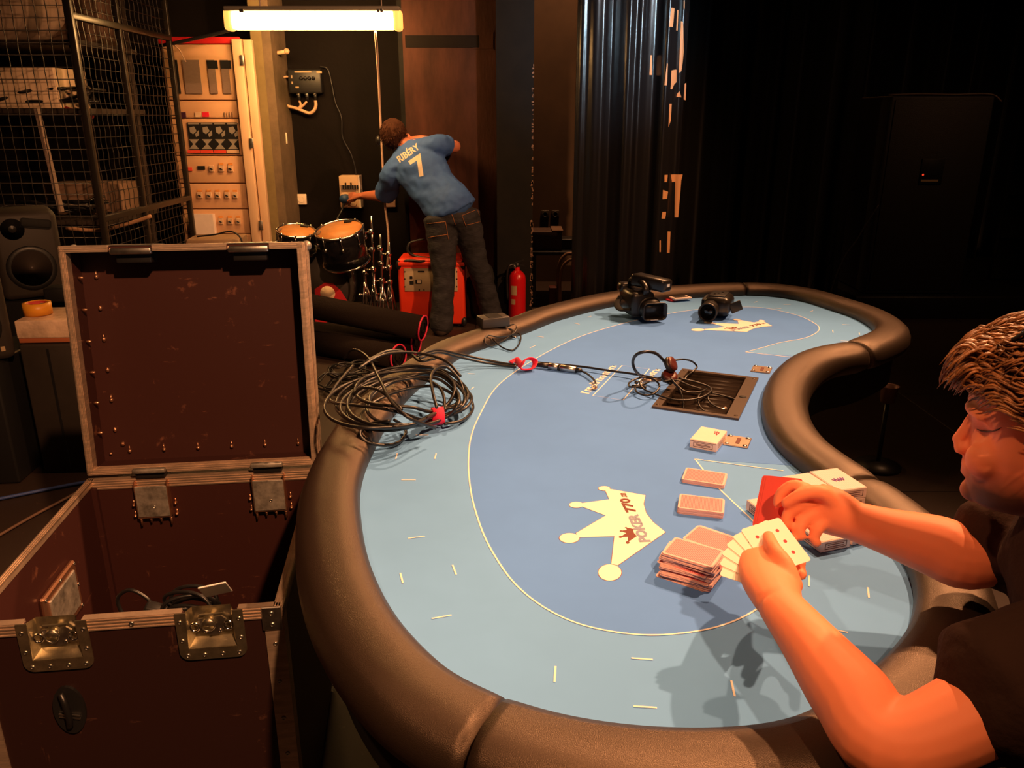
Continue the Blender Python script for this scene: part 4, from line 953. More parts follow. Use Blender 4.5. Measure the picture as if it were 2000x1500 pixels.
def breaker(px, py, tagc=True):
    a = at(px, py, y=Y-.004); m = MB(); m.box((a.x, Y-.010, a.z), (.036, .014, .046), None, .002, 1); b = obj('breaker', m, cabf, cabn)
    m = MB(); m.box((a.x, Y-.020, a.z-.003), (.022, .010, .008), MX.Rotation(.6, 3, 'Y'), .001, 1); obj('breaker_toggle', m, black, b)
    if tagc: m = MB(); m.box((a.x, Y-.006, a.z+.032), (.032, .005, .014)); obj('breaker_tag', m, orange_t, b)
for px in (414, 433, 451): breaker(px, 329, px > 414)
for px in (369, 391, 409, 426, 444, 460): breaker(px, 381)
for px in (432, 450, 466): breaker(px, 432)
plate(386, 324, 401, 331, 'terminal_strip', black, cabn); plate(363, 327, 376, 334, 'red_terminal', inkr, cabn)
plate(378, 417, 424, 456, 'blank_cover', cardbox_m, cabn, .004, .05)
m = MB(); m.tube(cat_rom([at(*p, y=6.1) for p in ((334, 84), (350, 97), (358, 112), (363, 121))], 5), .004, 6); obj('thin_wire', m, cordm, cabn)
m = MB(); m.tube(cat_rom([at(*p, y=6.05) for p in ((300, 92), (350, 82), (395, 72), (430, 64), (470, 52))], 5), .012, 7); obj('roof_cable', m, rubber, None, label='dark cable slanting across the top of the electrical cabinet', cat='cable')
# concrete pier beside it
p0, p1 = at(491, 80, y=6.3).x, at(529, 80, y=6.3).x
m = MB(); m.b2((p0, 6.3, 0), (p1, 6.7, 4.4)); pier = struct('wall_pier', m, conc)
m = MB(); rr = random.Random(8); yel = mat('yellowed_plaster', (.20, .145, .06), .8, var=.15, vs=5)
m.b2((p0-.002, 6.294, 0), (p0+(p1-p0)*.55, 6.302, 4.4)); obj('plaster_strip', m, yel, pier)
# ---- things on the back wall
YW = 6.7
def W(px, py, o=.0): return at(px, py, y=YW-o)
# splitter box
a, b = W(566, 136), W(634, 183); cx, cz = (a.x+b.x)/2, (a.z+b.z)/2
sb = thing('splitter_box', 'black audio splitter box with row of plugs on the dark wall', 'splitter box', (cx, YW, cz))
m = MB(); m.box((cx, YW-.045, cz), (b.x-a.x, .085, a.z-b.z), None, .012); obj('housing', m, black, sb)
pale = mat('pale_marking', (.45, .32, .18), .6)
for (x0, y0, x1, y1) in ((575, 139, 608, 142), (618, 139, 629, 143), (568, 147, 571, 153), (569, 159, 572, 164), (577, 169, 584, 172)):
    p, q = W(x0, y0, .09), W(x1, y1, .09); m = MB(); m.b2((p.x, YW-.0905, q.z), (q.x, YW-.0885, p.z)); obj('marking', m, pale, sb)
for k in range(4):
    p = W(588+k*8, 153, .09); m = MB(); m.lathe([(.014, 0), (.012, .02), (0, .02)], (p.x, YW-.088, p.z), (0, -1, 0), 10); obj('knob', m, rubber, sb)
for k, px in enumerate((583, 599, 615)):
    p = W(px, 184, .06); m = MB(); m.cyl((p.x, YW-.06, p.z+.01), (p.x+.004, YW-.06, p.z-.045), .016, .011, 10); obj('plug', m, black, sb)
    m = MB(); m.lathe([(.0165, 0), (.0165, .008)], (p.x, YW-.06, p.z-.004), seg=10); obj('plug_ring', m, steel, sb)
orc = mat('pale_cable', (.62, .40, .24), .5)  # even pale tan base colour for wall cable and pipe stub
wc = thing('wall_cable', 'pale branching cable feeding the splitter box', 'cable', W(570, 205))
for pts, r in (([(538, 186), (548, 198), (562, 207), (580, 212), (590, 216), (604, 221), (613, 216), (617, 206), (616, 196)], .013), ([(584, 212), (587, 204), (584, 196)], .009), ([(584, 212), (592, 206), (599, 198)], .009)):
    m = MB(); m.tube(cat_rom([W(x, y, .06+.16*max(0, (565-x)/27)) for x, y in pts], 5), r, 7); obj('branch', m, orc, wc)
m = MB(); m.tube(cat_rom([W(x, y, .06+.16*max(0, (565-x)/27)) for x, y in ((538, 150), (543, 163), (548, 160), (549, 153), (558, 150), (565, 150))], 5), .008, 7); obj('branch', m, orc, wc)
m = MB(); m.cyl(W(536, 104, .25), W(558, 101, .25), .014, .014, 10); m.ell(W(560, 100, .25), (.022, .022, .022), seg=10, rings=6); obj('pipe_stub', m, orc, None, label='short pale pipe stub sticking out beside the concrete pier', cat='pipe')
m = MB(); m.tube(cat_rom([W(x, y, .03) for x, y in ((625, 130), (640, 135), (648, 165), (655, 200), (667, 230), (669, 268), (685, 300), (693, 325), (696, 345))], 5), .006, 6); obj('thin_wall_cable', m, rubber, None, label='thin dark cable running from splitter box down to the fuse box', cat='cable')
socketm = mat('white_socket', (.80, .66, .52), .45)
a, b = W(579, 379), W(600, 399); c = (a+b)/2
s_ = thing('wall_socket', 'white square socket low on the dark wall beside the drums', 'socket', (c.x, YW, c.z))
m = MB(); m.box((c.x, YW-.012, c.z), (.085, .022, .085), None, .006); obj('plate', m, socketm, s_)
m = MB(); m.lathe([(.026, .0), (.026, .003), (.021, .003), (.019, -.004), (0, -.004)], (c.x, YW-.022, c.z), (0, -1, 0), 18); obj('socket_ring', m, socketm, s_)
for dx in (-.007, .007): m = MB(); m.lathe([(.003, 0), (0, .0005)], (c.x+dx, YW-.0195, c.z), (0, -1, 0), 8); obj('pin_hole', m, black, s_)
a = W(556, 270, .2); sw = thing('light_switch', 'pale light switch next to the concrete pier', 'switch', (a.x, YW-.2, a.z))
m = MB(); m.box((a.x, YW-.212, a.z), (.045, .022, .085), None, .005); obj('plate', m, socketm, sw)
m = MB(); m.box((a.x, YW-.224, a.z), (.018, .006, .04), None, .002); obj('rocker', m, socketm, sw)
# fuse box the man reaches for
a, b = W(661, 343, .1), W(703, 406, .1); cx, cz = (a.x+b.x)/2, (a.z+b.z)/2; hw, hh = (b.x-a.x)/2, (a.z-b.z)/2
fb = thing('fuse_box', 'beige wall fuse box with sockets at the man\'s outstretched hand', 'fuse box', (cx, YW, cz))
m = MB(); m.box((cx, YW-.05, cz), (2*hw, .10, 2*hh), None, .008); obj('case', m, cabf, fb)
m = MB(); m.b2((cx-hw+.012, YW-.104, cz+hh*.02), (cx+hw-.02, YW-.099, cz+hh*.42)); fw = obj('breaker_window', m, wn, fb)
for k in range(7): m = MB(); m.box((cx-hw+.035+k*.019, YW-.108, cz+hh*.30), (.013, .012, .03), None, .002, 1); obj('breaker', m, black, fw)
for dx in (.3, -.25): m = MB(); m.box((cx-dx*hw, YW-.106, cz+hh*.50), (.012, .012, .02)); obj('clip', m, chrome, fb)
for dz in (-.25, -.7):
    for dx in (-.45, .35): m = MB(); m.lathe([(.030, 0), (.030, .02), (.024, .022), (0, .02)], (cx+dx*hw, YW-.098, cz+dz*hh), (0, -1, 0), 16); obj('outlet_cap', m, cabf, fb)
m = MB(); m.b2((cx+hw, YW-.11, cz-hh), (cx+hw+.012, YW-.0, cz+hh)); obj('box_flange', m, cardbox_m, fb)
a = W(762, 390, .02); t = thing('wall_socket', 'dim reddish socket half hidden behind the man\'s shirt', 'socket', (a.x, YW, a.z))
m = MB(); m.box((a.x, YW-.02, a.z), (.09, .04, .12), None, .006); obj('plate', m, mat('dull_socket', (.3, .18, .14), .5), t)
m = MB(); m.lathe([(.022, 0), (.022, .006), (.016, .006), (.016, 0)], (a.x, YW-.04, a.z), (0, -1, 0), 14); obj('socket_ring', m, black, t)
# ---- wire mesh cage
steelb = mat('black_cage_steel', (.03, .024, .018), .35, .4, spec=.8)
XS = at(345, 200, y=6.0).x; YN, YF = 4.7, 6.0; ZB, ZT = .3, 3.0
cage = thing('mesh_cage', 'black wire mesh storage cage with angle-iron frame', 'cage', (XS, YN, 0))
zt, zb = at(148, 30, y=YN).z, at(217, 428, y=YN).z
ym = 5.25
for (x, y) in ((XS, YN), (XS, ym), (XS, YF)):
    m = MB(); m.b2((x-.017, y-.017, 0), (x+.017, y+.017, ZT), .003); obj('post', m, steelb, cage)
for z in (zt, zb, .12):
    m = MB(); m.b2((XS-.018, YN, z-.018), (XS+.018, YF, z+.018), .003); obj('rail', m, steelb, cage)
m = MB(); m.b2((-4.4, YN-.018, .10), (XS, YN+.018, .14)); obj('rail', m, steelb, cage)
m = MB(); P = .062
for k in range(1, int((YF-YN)/P)): 
    y = YN+k*P; m.tube([V((XS+(.003 if i % 2 else -.003), y, .12+i*P/1.0)) for i in range(int((ZT-.12)/P)+1)], .0030, 3)
for k in range(int((ZT-.12)/P)):
    z = .12+(k+.5)*P; m.tube([V((XS, YN, z)), V((XS, YF, z))], .0030, 3)
obj('side_mesh', m, steelb, cage, kind='stuff')
m = MB()
for k in range(1, int(2.0/P)):
    x = XS-k*P; m.tube([V((x, YN+(.003 if i % 2 else -.003), .12+i*P)) for i in range(int((ZT-.12)/P)+1)], .0030, 3)
for k in range(int((ZT-.12)/P)):
    z = .12+(k+.5)*P; m.tube([V((XS-2.0, YN, z)), V((XS, YN, z))], .0030, 3)
obj('front_mesh', m, steelb, cage, kind='stuff')
# shelving and goods inside
rack = thing('storage_rack', 'dark shelving rack loaded with gear inside the mesh cage', 'shelf', (-3.2, 5.4, 0))
shm = mat('dark_shelf_board', (.035, .025, .02), .6, var=.2, vs=6)
zs = [at(70, 78, y=5.1).z, at(70, 212, y=5.1).z, at(70, 430, y=5.1).z]
for z in zs+[.25]: m = MB(); m.b2((-4.2, 5.08, z-.03), (-2.55, 5.85, z)); obj('shelf_board', m, shm, rack)
for x in (-4.15, -2.6):
    for y in (5.12, 5.8): m = MB(); m.b2((x-.02, y-.02, 0), (x+.02, y+.02, 2.9)); obj('upright', m, shm, rack)
a, b = at(0, 128, y=5.15), at(118, 208, y=5.15); whb = mat('cream_carton', (.90, .66, .44), .6, var=.06, vs=6)
m = MB(); m.box(((a.x+b.x)/2-.1, 5.34, zs[1]+(a.z-b.z)/2+.002), (b.x-a.x+.2, .36, a.z-b.z), MX.Rotation(-.04, 3, 'Z'), .006); obj('carton', m, whb, None, label='cream carton on the middle shelf inside the cage', cat='box')
m = MB(); c = at(10, 20, y=5.3); rr = random.Random(2)
m.ell((c.x-.1, 5.42, zs[0]+.22), (.42, .22, .22), seg=20, rings=12)
for i, v in enumerate(m.v): m.v[i] = v+V((NZ.noise(v*5), NZ.noise(v*5+V((9, 0, 0))), NZ.noise(v*5+V((0, 9, 0)))))*.05
for i, v in enumerate(m.v): m.v[i] = V((v.x, v.y, max(v.z, zs[0]+.002)))
obj('cloth_bundle', m, mat('grey_white_cloth', (.70, .50, .36), .9, var=.15, vs=8), None, label='crumpled pale cloth bundle on the top shelf inside the cage', cat='cloth')
m = MB(); m.bar(at(72, 212, y=4.95), at(120, 414, y=4.95), .035, .02); obj('metal_bar', m, mat('greyish_bar', (.28, .20, .16), .5), None, label='grey flat bar leaning upright inside the cage', cat='bar')
brownb = mat('brown_cardboard', (.20, .12, .075), .8, var=.2, vs=4)
m = MB(); m.box((-2.78, 5.62, zs[0]+.2), (.36, .34, .40), .1, .006); obj('carton', m, brownb, None, label='brown cardboard box on the top shelf behind the side mesh', cat='box')
m = MB(); m.box((-2.85, 5.55, zs[2]+.10), (.5, .30, .20), .05, .006); obj('carton', m, brownb, None, label='low brown crate on the lowest shelf behind the side mesh', cat='box')
redm = MT['red_plastic']
m = MB(); a, b = at(128, 212, y=5.2), at(182, 228, y=5.2); m.cyl(a, b, .014, .014, 8); obj('red_tool', m, redm, None, label='red-handled tool on the middle shelf inside the cage', cat='tool')
rr = random.Random(77); t = thing('cable_heap', 'tangled black cables heaped on the middle shelf of the cage', 'cables', (-3.0, 5.3, zs[1]))
m = MB(); pts = [V((-2.95+.42*math.sin(k*.9+rr.random())*rr.uniform(.5, 1), 5.33+.18*math.cos(k*1.3+rr.random()), zs[1]+.03+.10*rr.random())) for k in range(46)]
m.tube(cat_rom(pts, 4), .010, 6); obj('tangle', m, rubber, t, kind='stuff')
t = thing('cable_heap', 'tangled cables heaped on the lowest shelf of the cage', 'cables', (-3.0, 5.25, zs[2]))
m = MB(); pts = [V((-3.0+.5*math.sin(k*.8+rr.random())*rr.uniform(.4, 1), 5.3+.18*math.cos(k*1.2+rr.random()), zs[2]+.03+.09*rr.random())) for k in range(50)]
m.tube(cat_rom(pts, 4), .010, 6); obj('tangle', m, rubber, t, kind='stuff')
m = MB(); m.tube(cat_rom([at(*p, y=5.02) for p in ((130, 446), (180, 450), (215, 446), (260, 434), (295, 422))], 5), .012, 7); obj('pale_rod', m, mat('tan_rod', (.4, .22, .12), .6), None, label='tan rod lying along the cage bottom shelf', cat='rod')
# things in front of the cabinet foot
m = MB(); c = at(425, 470, y=5.7); m.box((c.x, 5.7, c.z-.02), (.36, .25, .10), .1, .01); obj('tan_case', m, mat('tan_plastic', (.30, .19, .11), .5), None, label='low tan case in front of the electrical cabinet', cat='case')
m = MB(); m.box((c.x, 5.72, (c.z-.075)/2), (.5, .34, c.z-.075), .05, .01); obj('storage_chest', m, black, None, label='dark trunk under the low tan case', cat='trunk')
m = MB(); m.tube(cat_rom([at(*p, y=5.55) for p in ((385, 462), (420, 458), (450, 452), (468, 462), (475, 480))], 5), .006, 6); obj('thin_lead', m, rubber, None, label='thin black lead arching over the low tan case', cat='cable')
# ================================================================ drums
shell = mat('black_drum_shell', (.010, .010, .012), .18, coat=.4); head_m = mat('amber_drum_head', (.62, .26, .07), .5, var=.12, vs=10)
def drum(px, py, y, r, dep, tilt, lab, name, hm=None):
    c = at(px, py, y=y); ax = V((tilt[0], tilt[1], 1)).normalized()
    t = thing(name, lab, 'drum', c-ax*dep, 'tom drums')
    m = MB(); m.lathe([(r, -dep), (r, -.004), (r*.97, 0)], c, ax, 32); obj('shell', m, shell, t)
    m = MB(); m.lathe([(r*.985, -.006), (r*.985, .002), (0, .003)], c, ax, 32); obj('drum_head', m, head_m, t)
    q = V((0, 0, 1)).rotation_difference(ax).to_matrix()
    for o in (.004, -dep):
        m = MB(); m.tube([c+q @ V((r*1.035*math.cos(k*PI/18), r*1.035*math.sin(k*PI/18), o)) for k in range(36)], .009, 6, True); obj('hoop', m, chrome, t)
    for k in range(8):
        a = k*PI/4+.2; p = lambda z, rr_=r*1.05: c+q @ V((rr_*math.cos(a), rr_*math.sin(a), z))
        m = MB(); m.cyl(p(.012), p(-.09), .005, .005, 6); m.ell(p(.012), (.009, .009, .009), seg=8, rings=5); m.ell(p(-.08), (.012, .012, .018), seg=8, rings=5); obj('tension_rod', m, chrome, t)
    m = MB(); m.box(c+q @ V((r*.25, r*.82, .008)), (.055, .03, .012), q, .003); obj('damper_pad', m, black, t)
    m = MB(); m.box(c+q @ V((-r*.88, -.02, .006)), (.02, .06, .006), q, .002); obj('maker_badge', m, brownb, t)
    return c, ax, q, t
drum(579, 452, 5.6, .127, .14, (.12, -.22), 'smaller rack tom drum with amber head', 'tom_drum')
drum(663, 450, 5.55, .158, .235, (-.10, -.30), 'larger rack tom drum with amber head beside the man\'s hand', 'tom_drum')
bc = at(612, 590, y=5.8); t = thing('bass_drum', 'black bass drum with red patch and cream disc behind the flight case', 'drum', (bc.x, 5.8, 0))
R0 = .30; bc = V((bc.x, 5.8, R0+.02))
m = MB(); m.lathe([(R0, .0), (R0, .34)], bc, (0, 1, 0), 40); obj('shell', m, shell, t)
m = MB(); m.lathe([(0, -.004), (R0*.95, -.003), (R0*.96, 0)], bc, (0, 1, 0), 40); hd_ = obj('drum_head', m, mat('dark_drum_head', (.03, .022, .02), .5), t)
m = MB(); m.lathe([(R0*.95, -.02), (R0*1.03, -.02), (R0*1.03, .03), (R0*.95, .03), (R0*.95, -.02)], bc, (0, 1, 0), 40); obj('hoop', m, mat('brown_black_hoop', (.035, .028, .022), .4), t)
m = MB(); pr = [(0.0, -.02)]+[(R0*.90*math.cos(a), R0*.90*math.sin(a)) for a in [(-1.35+k*.09) for k in range(16)]]
m.add([bc+V((x, -.0065, z)) for x, z in [(.02, -.02), (.10, .03), (.16, .02), (.21, -.03), (.25, -.10), (.27, -.14), (.2, -.22), (.1, -.28), (0, -.3)]], [tuple(range(9))[::-1]]); obj('red_patch', m, mat('red_print', (.55, .012, .02), .6), hd_)
p = hit(640, 573, bc+V((0, -.008, 0)), (0, 1, 0)); m = MB(); m.lathe([(.055, 0), (.055, .001)], p, (0, -1, 0), 24); obj('cream_disc', m, whb, hd_)
for sx in (-1, 1): m = MB(); m.cyl(bc+V((sx*.24, .1, -.2)), V((bc.x+sx*.34, 5.86, .012)), .009, .006, 8); obj('spur', m, chrome, t)
# chrome stands, folded together
rr = random.Random(13)
for k, (px, y, h, lab) in enumerate(((716, 5.98, .74, 'chrome cymbal stand nearest the toms'), (733, 5.9, .82, 'middle chrome cymbal stand of the folded group'), (748, 5.8, .70, 'chrome hi-hat stand nearest the orange amplifier'), (764, 5.95, .62, 'shortest chrome stand tucked behind the orange amplifier'))):
    b = at(px, 600, y=y); t = thing('cymbal_stand', lab, 'stand', (b.x, y, 0), 'folded chrome stands')
    x = b.x; m = MB(); m.cyl((x, y, .06), (x, y, h*.55), .013, .013, 10); m.cyl((x, y, h*.5), (x+.01, y, h), .009, .008, 10); obj('tube', m, chrome, t)
    for z in (h*.3, h*.52, h*.7, h*.86):
        m = MB(); m.lathe([(.020, -.018), (.022, 0), (.020, .018)], (x, y, z), seg=12); cl_ = obj('clamp', m, chrome, t)
        a = rr.uniform(2.5, 4.0) if rr.random() < .6 else rr.uniform(0, 6.28); e = V((x+.045*math.cos(a), y-abs(.045*math.sin(a)), z))
        m = MB(); m.cyl((x, y, z), e, .005, .005, 6); m.box(e, (.026, .010, .014), a, .003); obj('wing_nut', m, chrome, cl_)
    for q in range(3):
        a = q*2*PI/3+k; e = V((x+.07*math.cos(a), y+.07*math.sin(a), .014))
        m = MB(); m.tube([V((x, y, .34)), V((x+.03*math.cos(a), y+.03*math.sin(a), .2)), e], .008, 8); lg = obj('leg', m, chrome, t)
        m = MB(); m.ell(e, (.016, .016, .013), seg=8, rings=6); obj('rubber_foot', m, rubber, lg)
# ================================================================ amplifier, extinguisher, bag, rolls
orng = mat('orange_vinyl', (.85, .045, .012), .5, bump=.1, bs=300)
a, b = at(779, 520, y=5.82), at(906, 646, y=5.82); YA = 5.82; zt_ = at(840, 506, y=YA).z
amp = thing('guitar_amplifier', 'bright orange guitar amplifier seen from the back', 'amplifier', ((a.x+b.x)/2, YA, 0))
cx = (a.x+b.x)/2; wd = b.x-a.x+.02
m = MB(); m.box((cx, YA+.15, zt_/2+.012), (wd, .30, zt_-.024), None, .02); obj('cabinet', m, orng, amp)
p, q = at(789, 524, y=YA), at(894, 569, y=YA); m = MB(); m.b2((p.x, YA-.006, q.z), (q.x, YA+.01, p.z), .002); bp_ = obj('back_plate', m, mat('cream_plate', (.52, .40, .26), .5), amp)
m = MB(); m.b2((a.x-.005, YA-.012, zt_-.05), (a.x+wd*.99, YA+.05, zt_-.022), .005); obj('top_lip', m, orng, amp)
for (px, py, s) in ((803, 542, .02), (804, 552, .028)):
    p = at(px, py, y=YA-.008); m = MB(); m.box((p.x, YA-.009, p.z), (s, .006, s), None, .001, 1); obj('switch', m, black, bp_)
p = at(817.5, 550, y=YA-.008); m = MB(); m.box((p.x, YA-.009, p.z), (.046, .008, .034), None, .002, 1); k = obj('mains_inlet', m, black, bp_); m = MB(); m.box((p.x+.004, YA-.0135, p.z), (.026, .002, .022)); obj('inlet_plate', m, socketm, k)
for px in (790.5, 819, 828, 892):
    for py in ((531, 545, 560) if px in (790.5, 892) else (566.5,)): p = at(px, py, y=YA-.008); m = MB(); m.lathe([(.006, 0), (.004, .003), (0, .003)], (p.x, YA-.006, p.z), (0, -1, 0), 8); obj('screw', m, black, bp_)
m = MB(); pA, pB = at(816, 532, y=YA-.007), at(829, 529, y=YA-.007); m.add([V((pA.x, YA-.0068, pA.z)), V((pB.x, YA-.0068, pA.z)), V((pB.x, YA-.0068, pB.z)), V((pA.x, YA-.0068, pB.z))], [(0, 1, 2, 3)]); obj('badge_print', m, black, bp_)
for sx in (-1, 1):
    for zz in (zt_-.045, .045): m = MB(); m.ell((cx+sx*(wd/2-.008), YA+.01, zz), (.022, .022, .035), seg=12, rings=8); obj('corner_cap', m, black, amp)
for sx in (-1, 1): m = MB(); m.cyl((cx+sx*wd*.4, YA+.05, 0), (cx+sx*wd*.4, YA+.05, .02), .018, .016, 10); obj('foot', m, rubber, amp)
t = thing('amp_lead', 'black lead dropped over the top of the orange amplifier', 'cable', (cx, YA+.12, zt_))
m = MB(); m.tube(cat_rom([at(px, py, y=YA+yy) for px, py, yy in ((782, 512, .02), (800, 509, .0), (825, 511, .0), (838, 505, .06), (812, 501, .10), (797, 490, .12), (800, 476, .14), (815, 470, .15), (830, 468, .16))], 6), .011, 8); obj('lead', m, rubber, t)
bgm = mat('black_nylon', (.008, .008, .008), .75)
m = MB(); c = at(940, 600, y=6.02); m.ell((c.x+.03, 6.02, .23), (.11, .10, .23), seg=20, rings=14)
for i, v in enumerate(m.v): m.v[i] = v+V((NZ.noise(v*7), NZ.noise(v*7+V((9, 0, 0))), NZ.noise(v*7+V((0, 9, 0)))))*.025
for i, v in enumerate(m.v): m.v[i] = V((v.x, min(v.y, 6.13), max(v.z, .001)))
obj('gig_bag', m, bgm, None, label='soft black bag slumped against the brown pillar', cat='bag')
ex = at(1010, 560, y=5.85); exm = mat('red_extinguisher_paint', (.55, .006, .010), .3, coat=.3)
t = thing('fire_extinguisher', 'red fire extinguisher standing by the black column', 'fire extinguisher', (ex.x, 5.85, 0))
ezt = at(1010, 532, y=5.85).z
m = MB(); m.lathe([(.060, 0), (.064, .01), (.064, ezt-.05), (.058, ezt-.02), (.040, ezt+.004), (.020, ezt+.016), (.018, ezt+.04)], (ex.x, 5.85, .001), seg=28); obj('cylinder', m, exm, t)
m = MB(); m.cyl((ex.x, 5.85, ezt+.03), (ex.x, 5.85, ezt+.075), .018, .015, 12); obj('valve', m, black, t)
m = MB(); m.bar((ex.x-.015, 5.85, ezt+.075), (ex.x+.05, 5.85, ezt+.095), .02, .010); m.bar((ex.x-.015, 5.85, ezt+.062), (ex.x+.05, 5.85, ezt+.055), .02, .008); obj('lever', m, black, t)
m = MB(); m.tube(cat_rom([(ex.x-.01, 5.85, ezt+.06), (ex.x-.06, 5.83, ezt+.05), (ex.x-.075, 5.83, ezt-.03), (ex.x-.07, 5.83, ezt-.2)], 6), .009, 8); obj('hose', m, rubber, t)
m = MB(); m.lathe([(.013, 0), (.013, .008)], (ex.x-.018, 5.832, ezt+.045), (0, -1, 0), 12); obj('gauge', m, chrome, t)
for z0_, z1_, w_ in ((ezt-.16, ezt-.09, .03), (ezt-.23, ezt-.19, .022)):
    m = MB(); vs = []; n = 6
    for k in range(n+1):
        a = -PI/2-.75+k*.6*w_/.03/n*1.2; 
        for z in (z0_, z1_): vs.append(V((ex.x+.0648*math.cos(a), 5.85+.0648*math.sin(a), z)))
    m.add(vs, [(2*k, 2*k+2, 2*k+3, 2*k+1) for k in range(n)], True); obj('instruction_label', m, MT['pale_marking'], t)
carp = mat('black_carpet', (.017, .012, .010), .95, bump=.3, bs=200, spec=.1); carped = mat('pink_red_edging', (.75, .03, .10), .6)
for lab, e0, e1, r in (('upper roll of black carpet lying behind the other rolls', at(826, 641, z=.230), at(826, 641, z=.230)+V((-1.0, .26, .13)), .080), ('lower front roll of black carpet with pink edging', at(813, 668, z=.085), at(813, 668, z=.085)+V((-1.0, .30, .004)), .080), ('short slanting roll of black carpet nearest the cable coil', at(778, 697, z=.082), at(778, 697, z=.082)+V((-.75, .42, .002)), .078)):
    t = thing('carpet_roll', lab, 'carpet roll', (e0.x, e0.y, 0), 'rolled black carpets'); d = (e1-e0).normalized(); u = d.cross(V((0, 0, 1))).normalized(); v_ = u.cross(d)
    m = MB(); m.tube([e0+d*.004, e1], r, 28); obj('roll', m, carp, t)
    sp = [e0-d*.001+(u*math.cos(k*.22)+v_*math.sin(k*.22))*(r*1.0-.0000*k) for k in range(29)]
    m = MB(); m.tube(sp, .006, 6, True); obj('edging', m, carped, t)
    sp = [e0-d*.002+(u*math.cos(k*.4)+v_*math.sin(k*.4))*(r*(.9-.022*k)) for k in range(32)]
    m = MB(); m.tube(sp, .003, 5); obj('spiral_edge', m, carp, t)
# cable heap on the floor between case and table
t = thing('floor_cable_heap', 'heap of black cables on the floor between flight case and table', 'cables', at(680, 760, z=0)); rr = random.Random(31); c = at(690, 745, z=.05)
for k in range(7):
    pts = []; r0 = rr.uniform(.10, .19); ox, oy = rr.uniform(-.08, .08), rr.uniform(-.2, .2)
    for q in range(22):
        a = q*2*PI/11; pts.append(V((c.x+ox+r0*math.cos(a)*(1+.1*math.sin(q)), c.y+oy+r0*math.sin(a), .012+.01*k+.04*rr.random())))
    m = MB(); m.tube(cat_rom(pts, 4), .0055, 6); obj('loop', m, rubber, t)
# ================================================================ recess furniture
rt_ = thing('side_table', 'black side table in the recess behind the column', 'table', (.42, 6.7, 0)); tz_ = at(1078, 490, y=6.6).z
m = MB(); m.b2((.14, 6.55, tz_-.03), (.82, 7.15, tz_), .004); obj('top', m, black, rt_)
for x in (.18, .78):
    for y in (6.6, 7.1): m = MB(); m.b2((x-.02, y-.02, 0), (x+.02, y+.02, tz_-.03)); obj('leg', m, black, rt_)
a, b = at(1042, 453, y=6.62), at(1097, 484, y=6.62)
t = thing('wooden_box', 'brown box on the recess side table', 'box', ((a.x+b.x)/2, 6.75, tz_))
m = MB(); m.b2((a.x-.05, 6.62, tz_+.001), (b.x, 6.9, a.z), .004); obj('body', m, mat('brown_box', (.07, .04, .03), .6), t)
m = MB(); m.b2((a.x+(b.x-a.x)*.65, 6.615, a.z), (b.x+.01, 6.9, a.z+.012)); obj('lid_edge', m, brownb, t)
m = MB(); c = at(1108, 471, y=6.65); m.box((c.x+.02, 6.75, tz_+.045), (.18, .2, .088), None, .006); obj('black_device', m, black, None, label='black device beside the brown box on the recess table', cat='device')
chm = mat('pale_wood_tube', (.34, .20, .12), .5)
t = thing('stacking_chair', 'chair with bent tube frame half hidden by the shiny curtain', 'chair', (.62, 6.35, 0))
for yo in (0, .30):
    pts = [at(px, py, y=6.2) for px, py in ((1094, 612), (1094, 575), (1094, 545), (1099, 522), (1108, 511), (1122, 507))]
    pts = [V((p.x, 6.2+yo, max(p.z, 0.01))) for p in pts]; pts = [V((pts[0].x, 6.2+yo, .01))]+pts+[V((pts[-1].x+.3, 6.2+yo, pts[-1].z))]
    m = MB(); m.tube(cat_rom(pts, 6), .012, 8); obj('tube_frame', m, chm, t)
zc = at(1117, 507, y=6.2).z
m = MB(); m.box((.78, 6.35, zc+.012), (.40, .30, .03), None, .01); obj('seat', m, black, t)
m = MB(); m.bar((.95, 6.35, zc), (1.02, 6.35, zc+.42), .30, .02); obj('backrest', m, black, t)
a, b = at(1073, 562, y=6.4), at(1087, 592, y=6.4); m = MB(); m.b2((a.x, 6.4, 0), (b.x, 6.5, a.z), .004); obj('red_bin', m, mat('dull_red', (.10, .02, .015), .6), None, label='dull red box on the floor under the recess table', cat='box')
# ================================================================ shiny curtain with lettering
vinyl = mat('black_vinyl', (.010, .010, .012), .27, spec=.7, bump=.12, bs=14)
cx0, cx1 = at(1128, 100, y=5.8).x, at(1345, 100, y=5.8).x
cur, yyf = drape('vinyl_curtain', 'shiny black vinyl curtain with orange-cream lettering', cx0, cx1, 5.85, .03, 4.2, .25, .040, vinyl, 3, 260, 'curtain')
for a_ in ('label',): pass
letm = mat('orange_cream_print', (.80, .42, .20), .5)  # even orange-cream base colour of the lettering
def letter(poly, nm='letter_fragment'):
    P = [at(px, py, y=5.85) for px, py in poly]; x0 = min(p.x for p in P); x1 = max(p.x for p in P)
    # strips across x so the print follows the folds
    m = MB(); n = 8; zs_ = [p.z for p in P]
    def span(x):
        zz = []
        for i in range(len(P)):
            p, q = P[i], P[(i+1) % len(P)]
            if min(p.x, q.x)-1e-9 <= x <= max(p.x, q.x)+1e-9 and abs(p.x-q.x) > 1e-9: zz.append(p.z+(q.z-p.z)*(x-p.x)/(q.x-p.x))
        return (min(zz), max(zz)) if zz else None
    vs = []
    for k in range(n+1):
        x = x0+(x1-x0)*(.01+.98*k/n); s = span(x)
        if not s: continue
        for j in range(5): z = s[0]+(s[1]-s[0])*j/4; vs.append(V((x, yyf(x, z)-.0015, z)))
    k = len(vs)//5; m.add(vs, [(i*5+j, (i+1)*5+j, (i+1)*5+j+1, i*5+j+1) for i in range(k-1) for j in range(4)], True)
    return obj(nm, m, letm, cur)
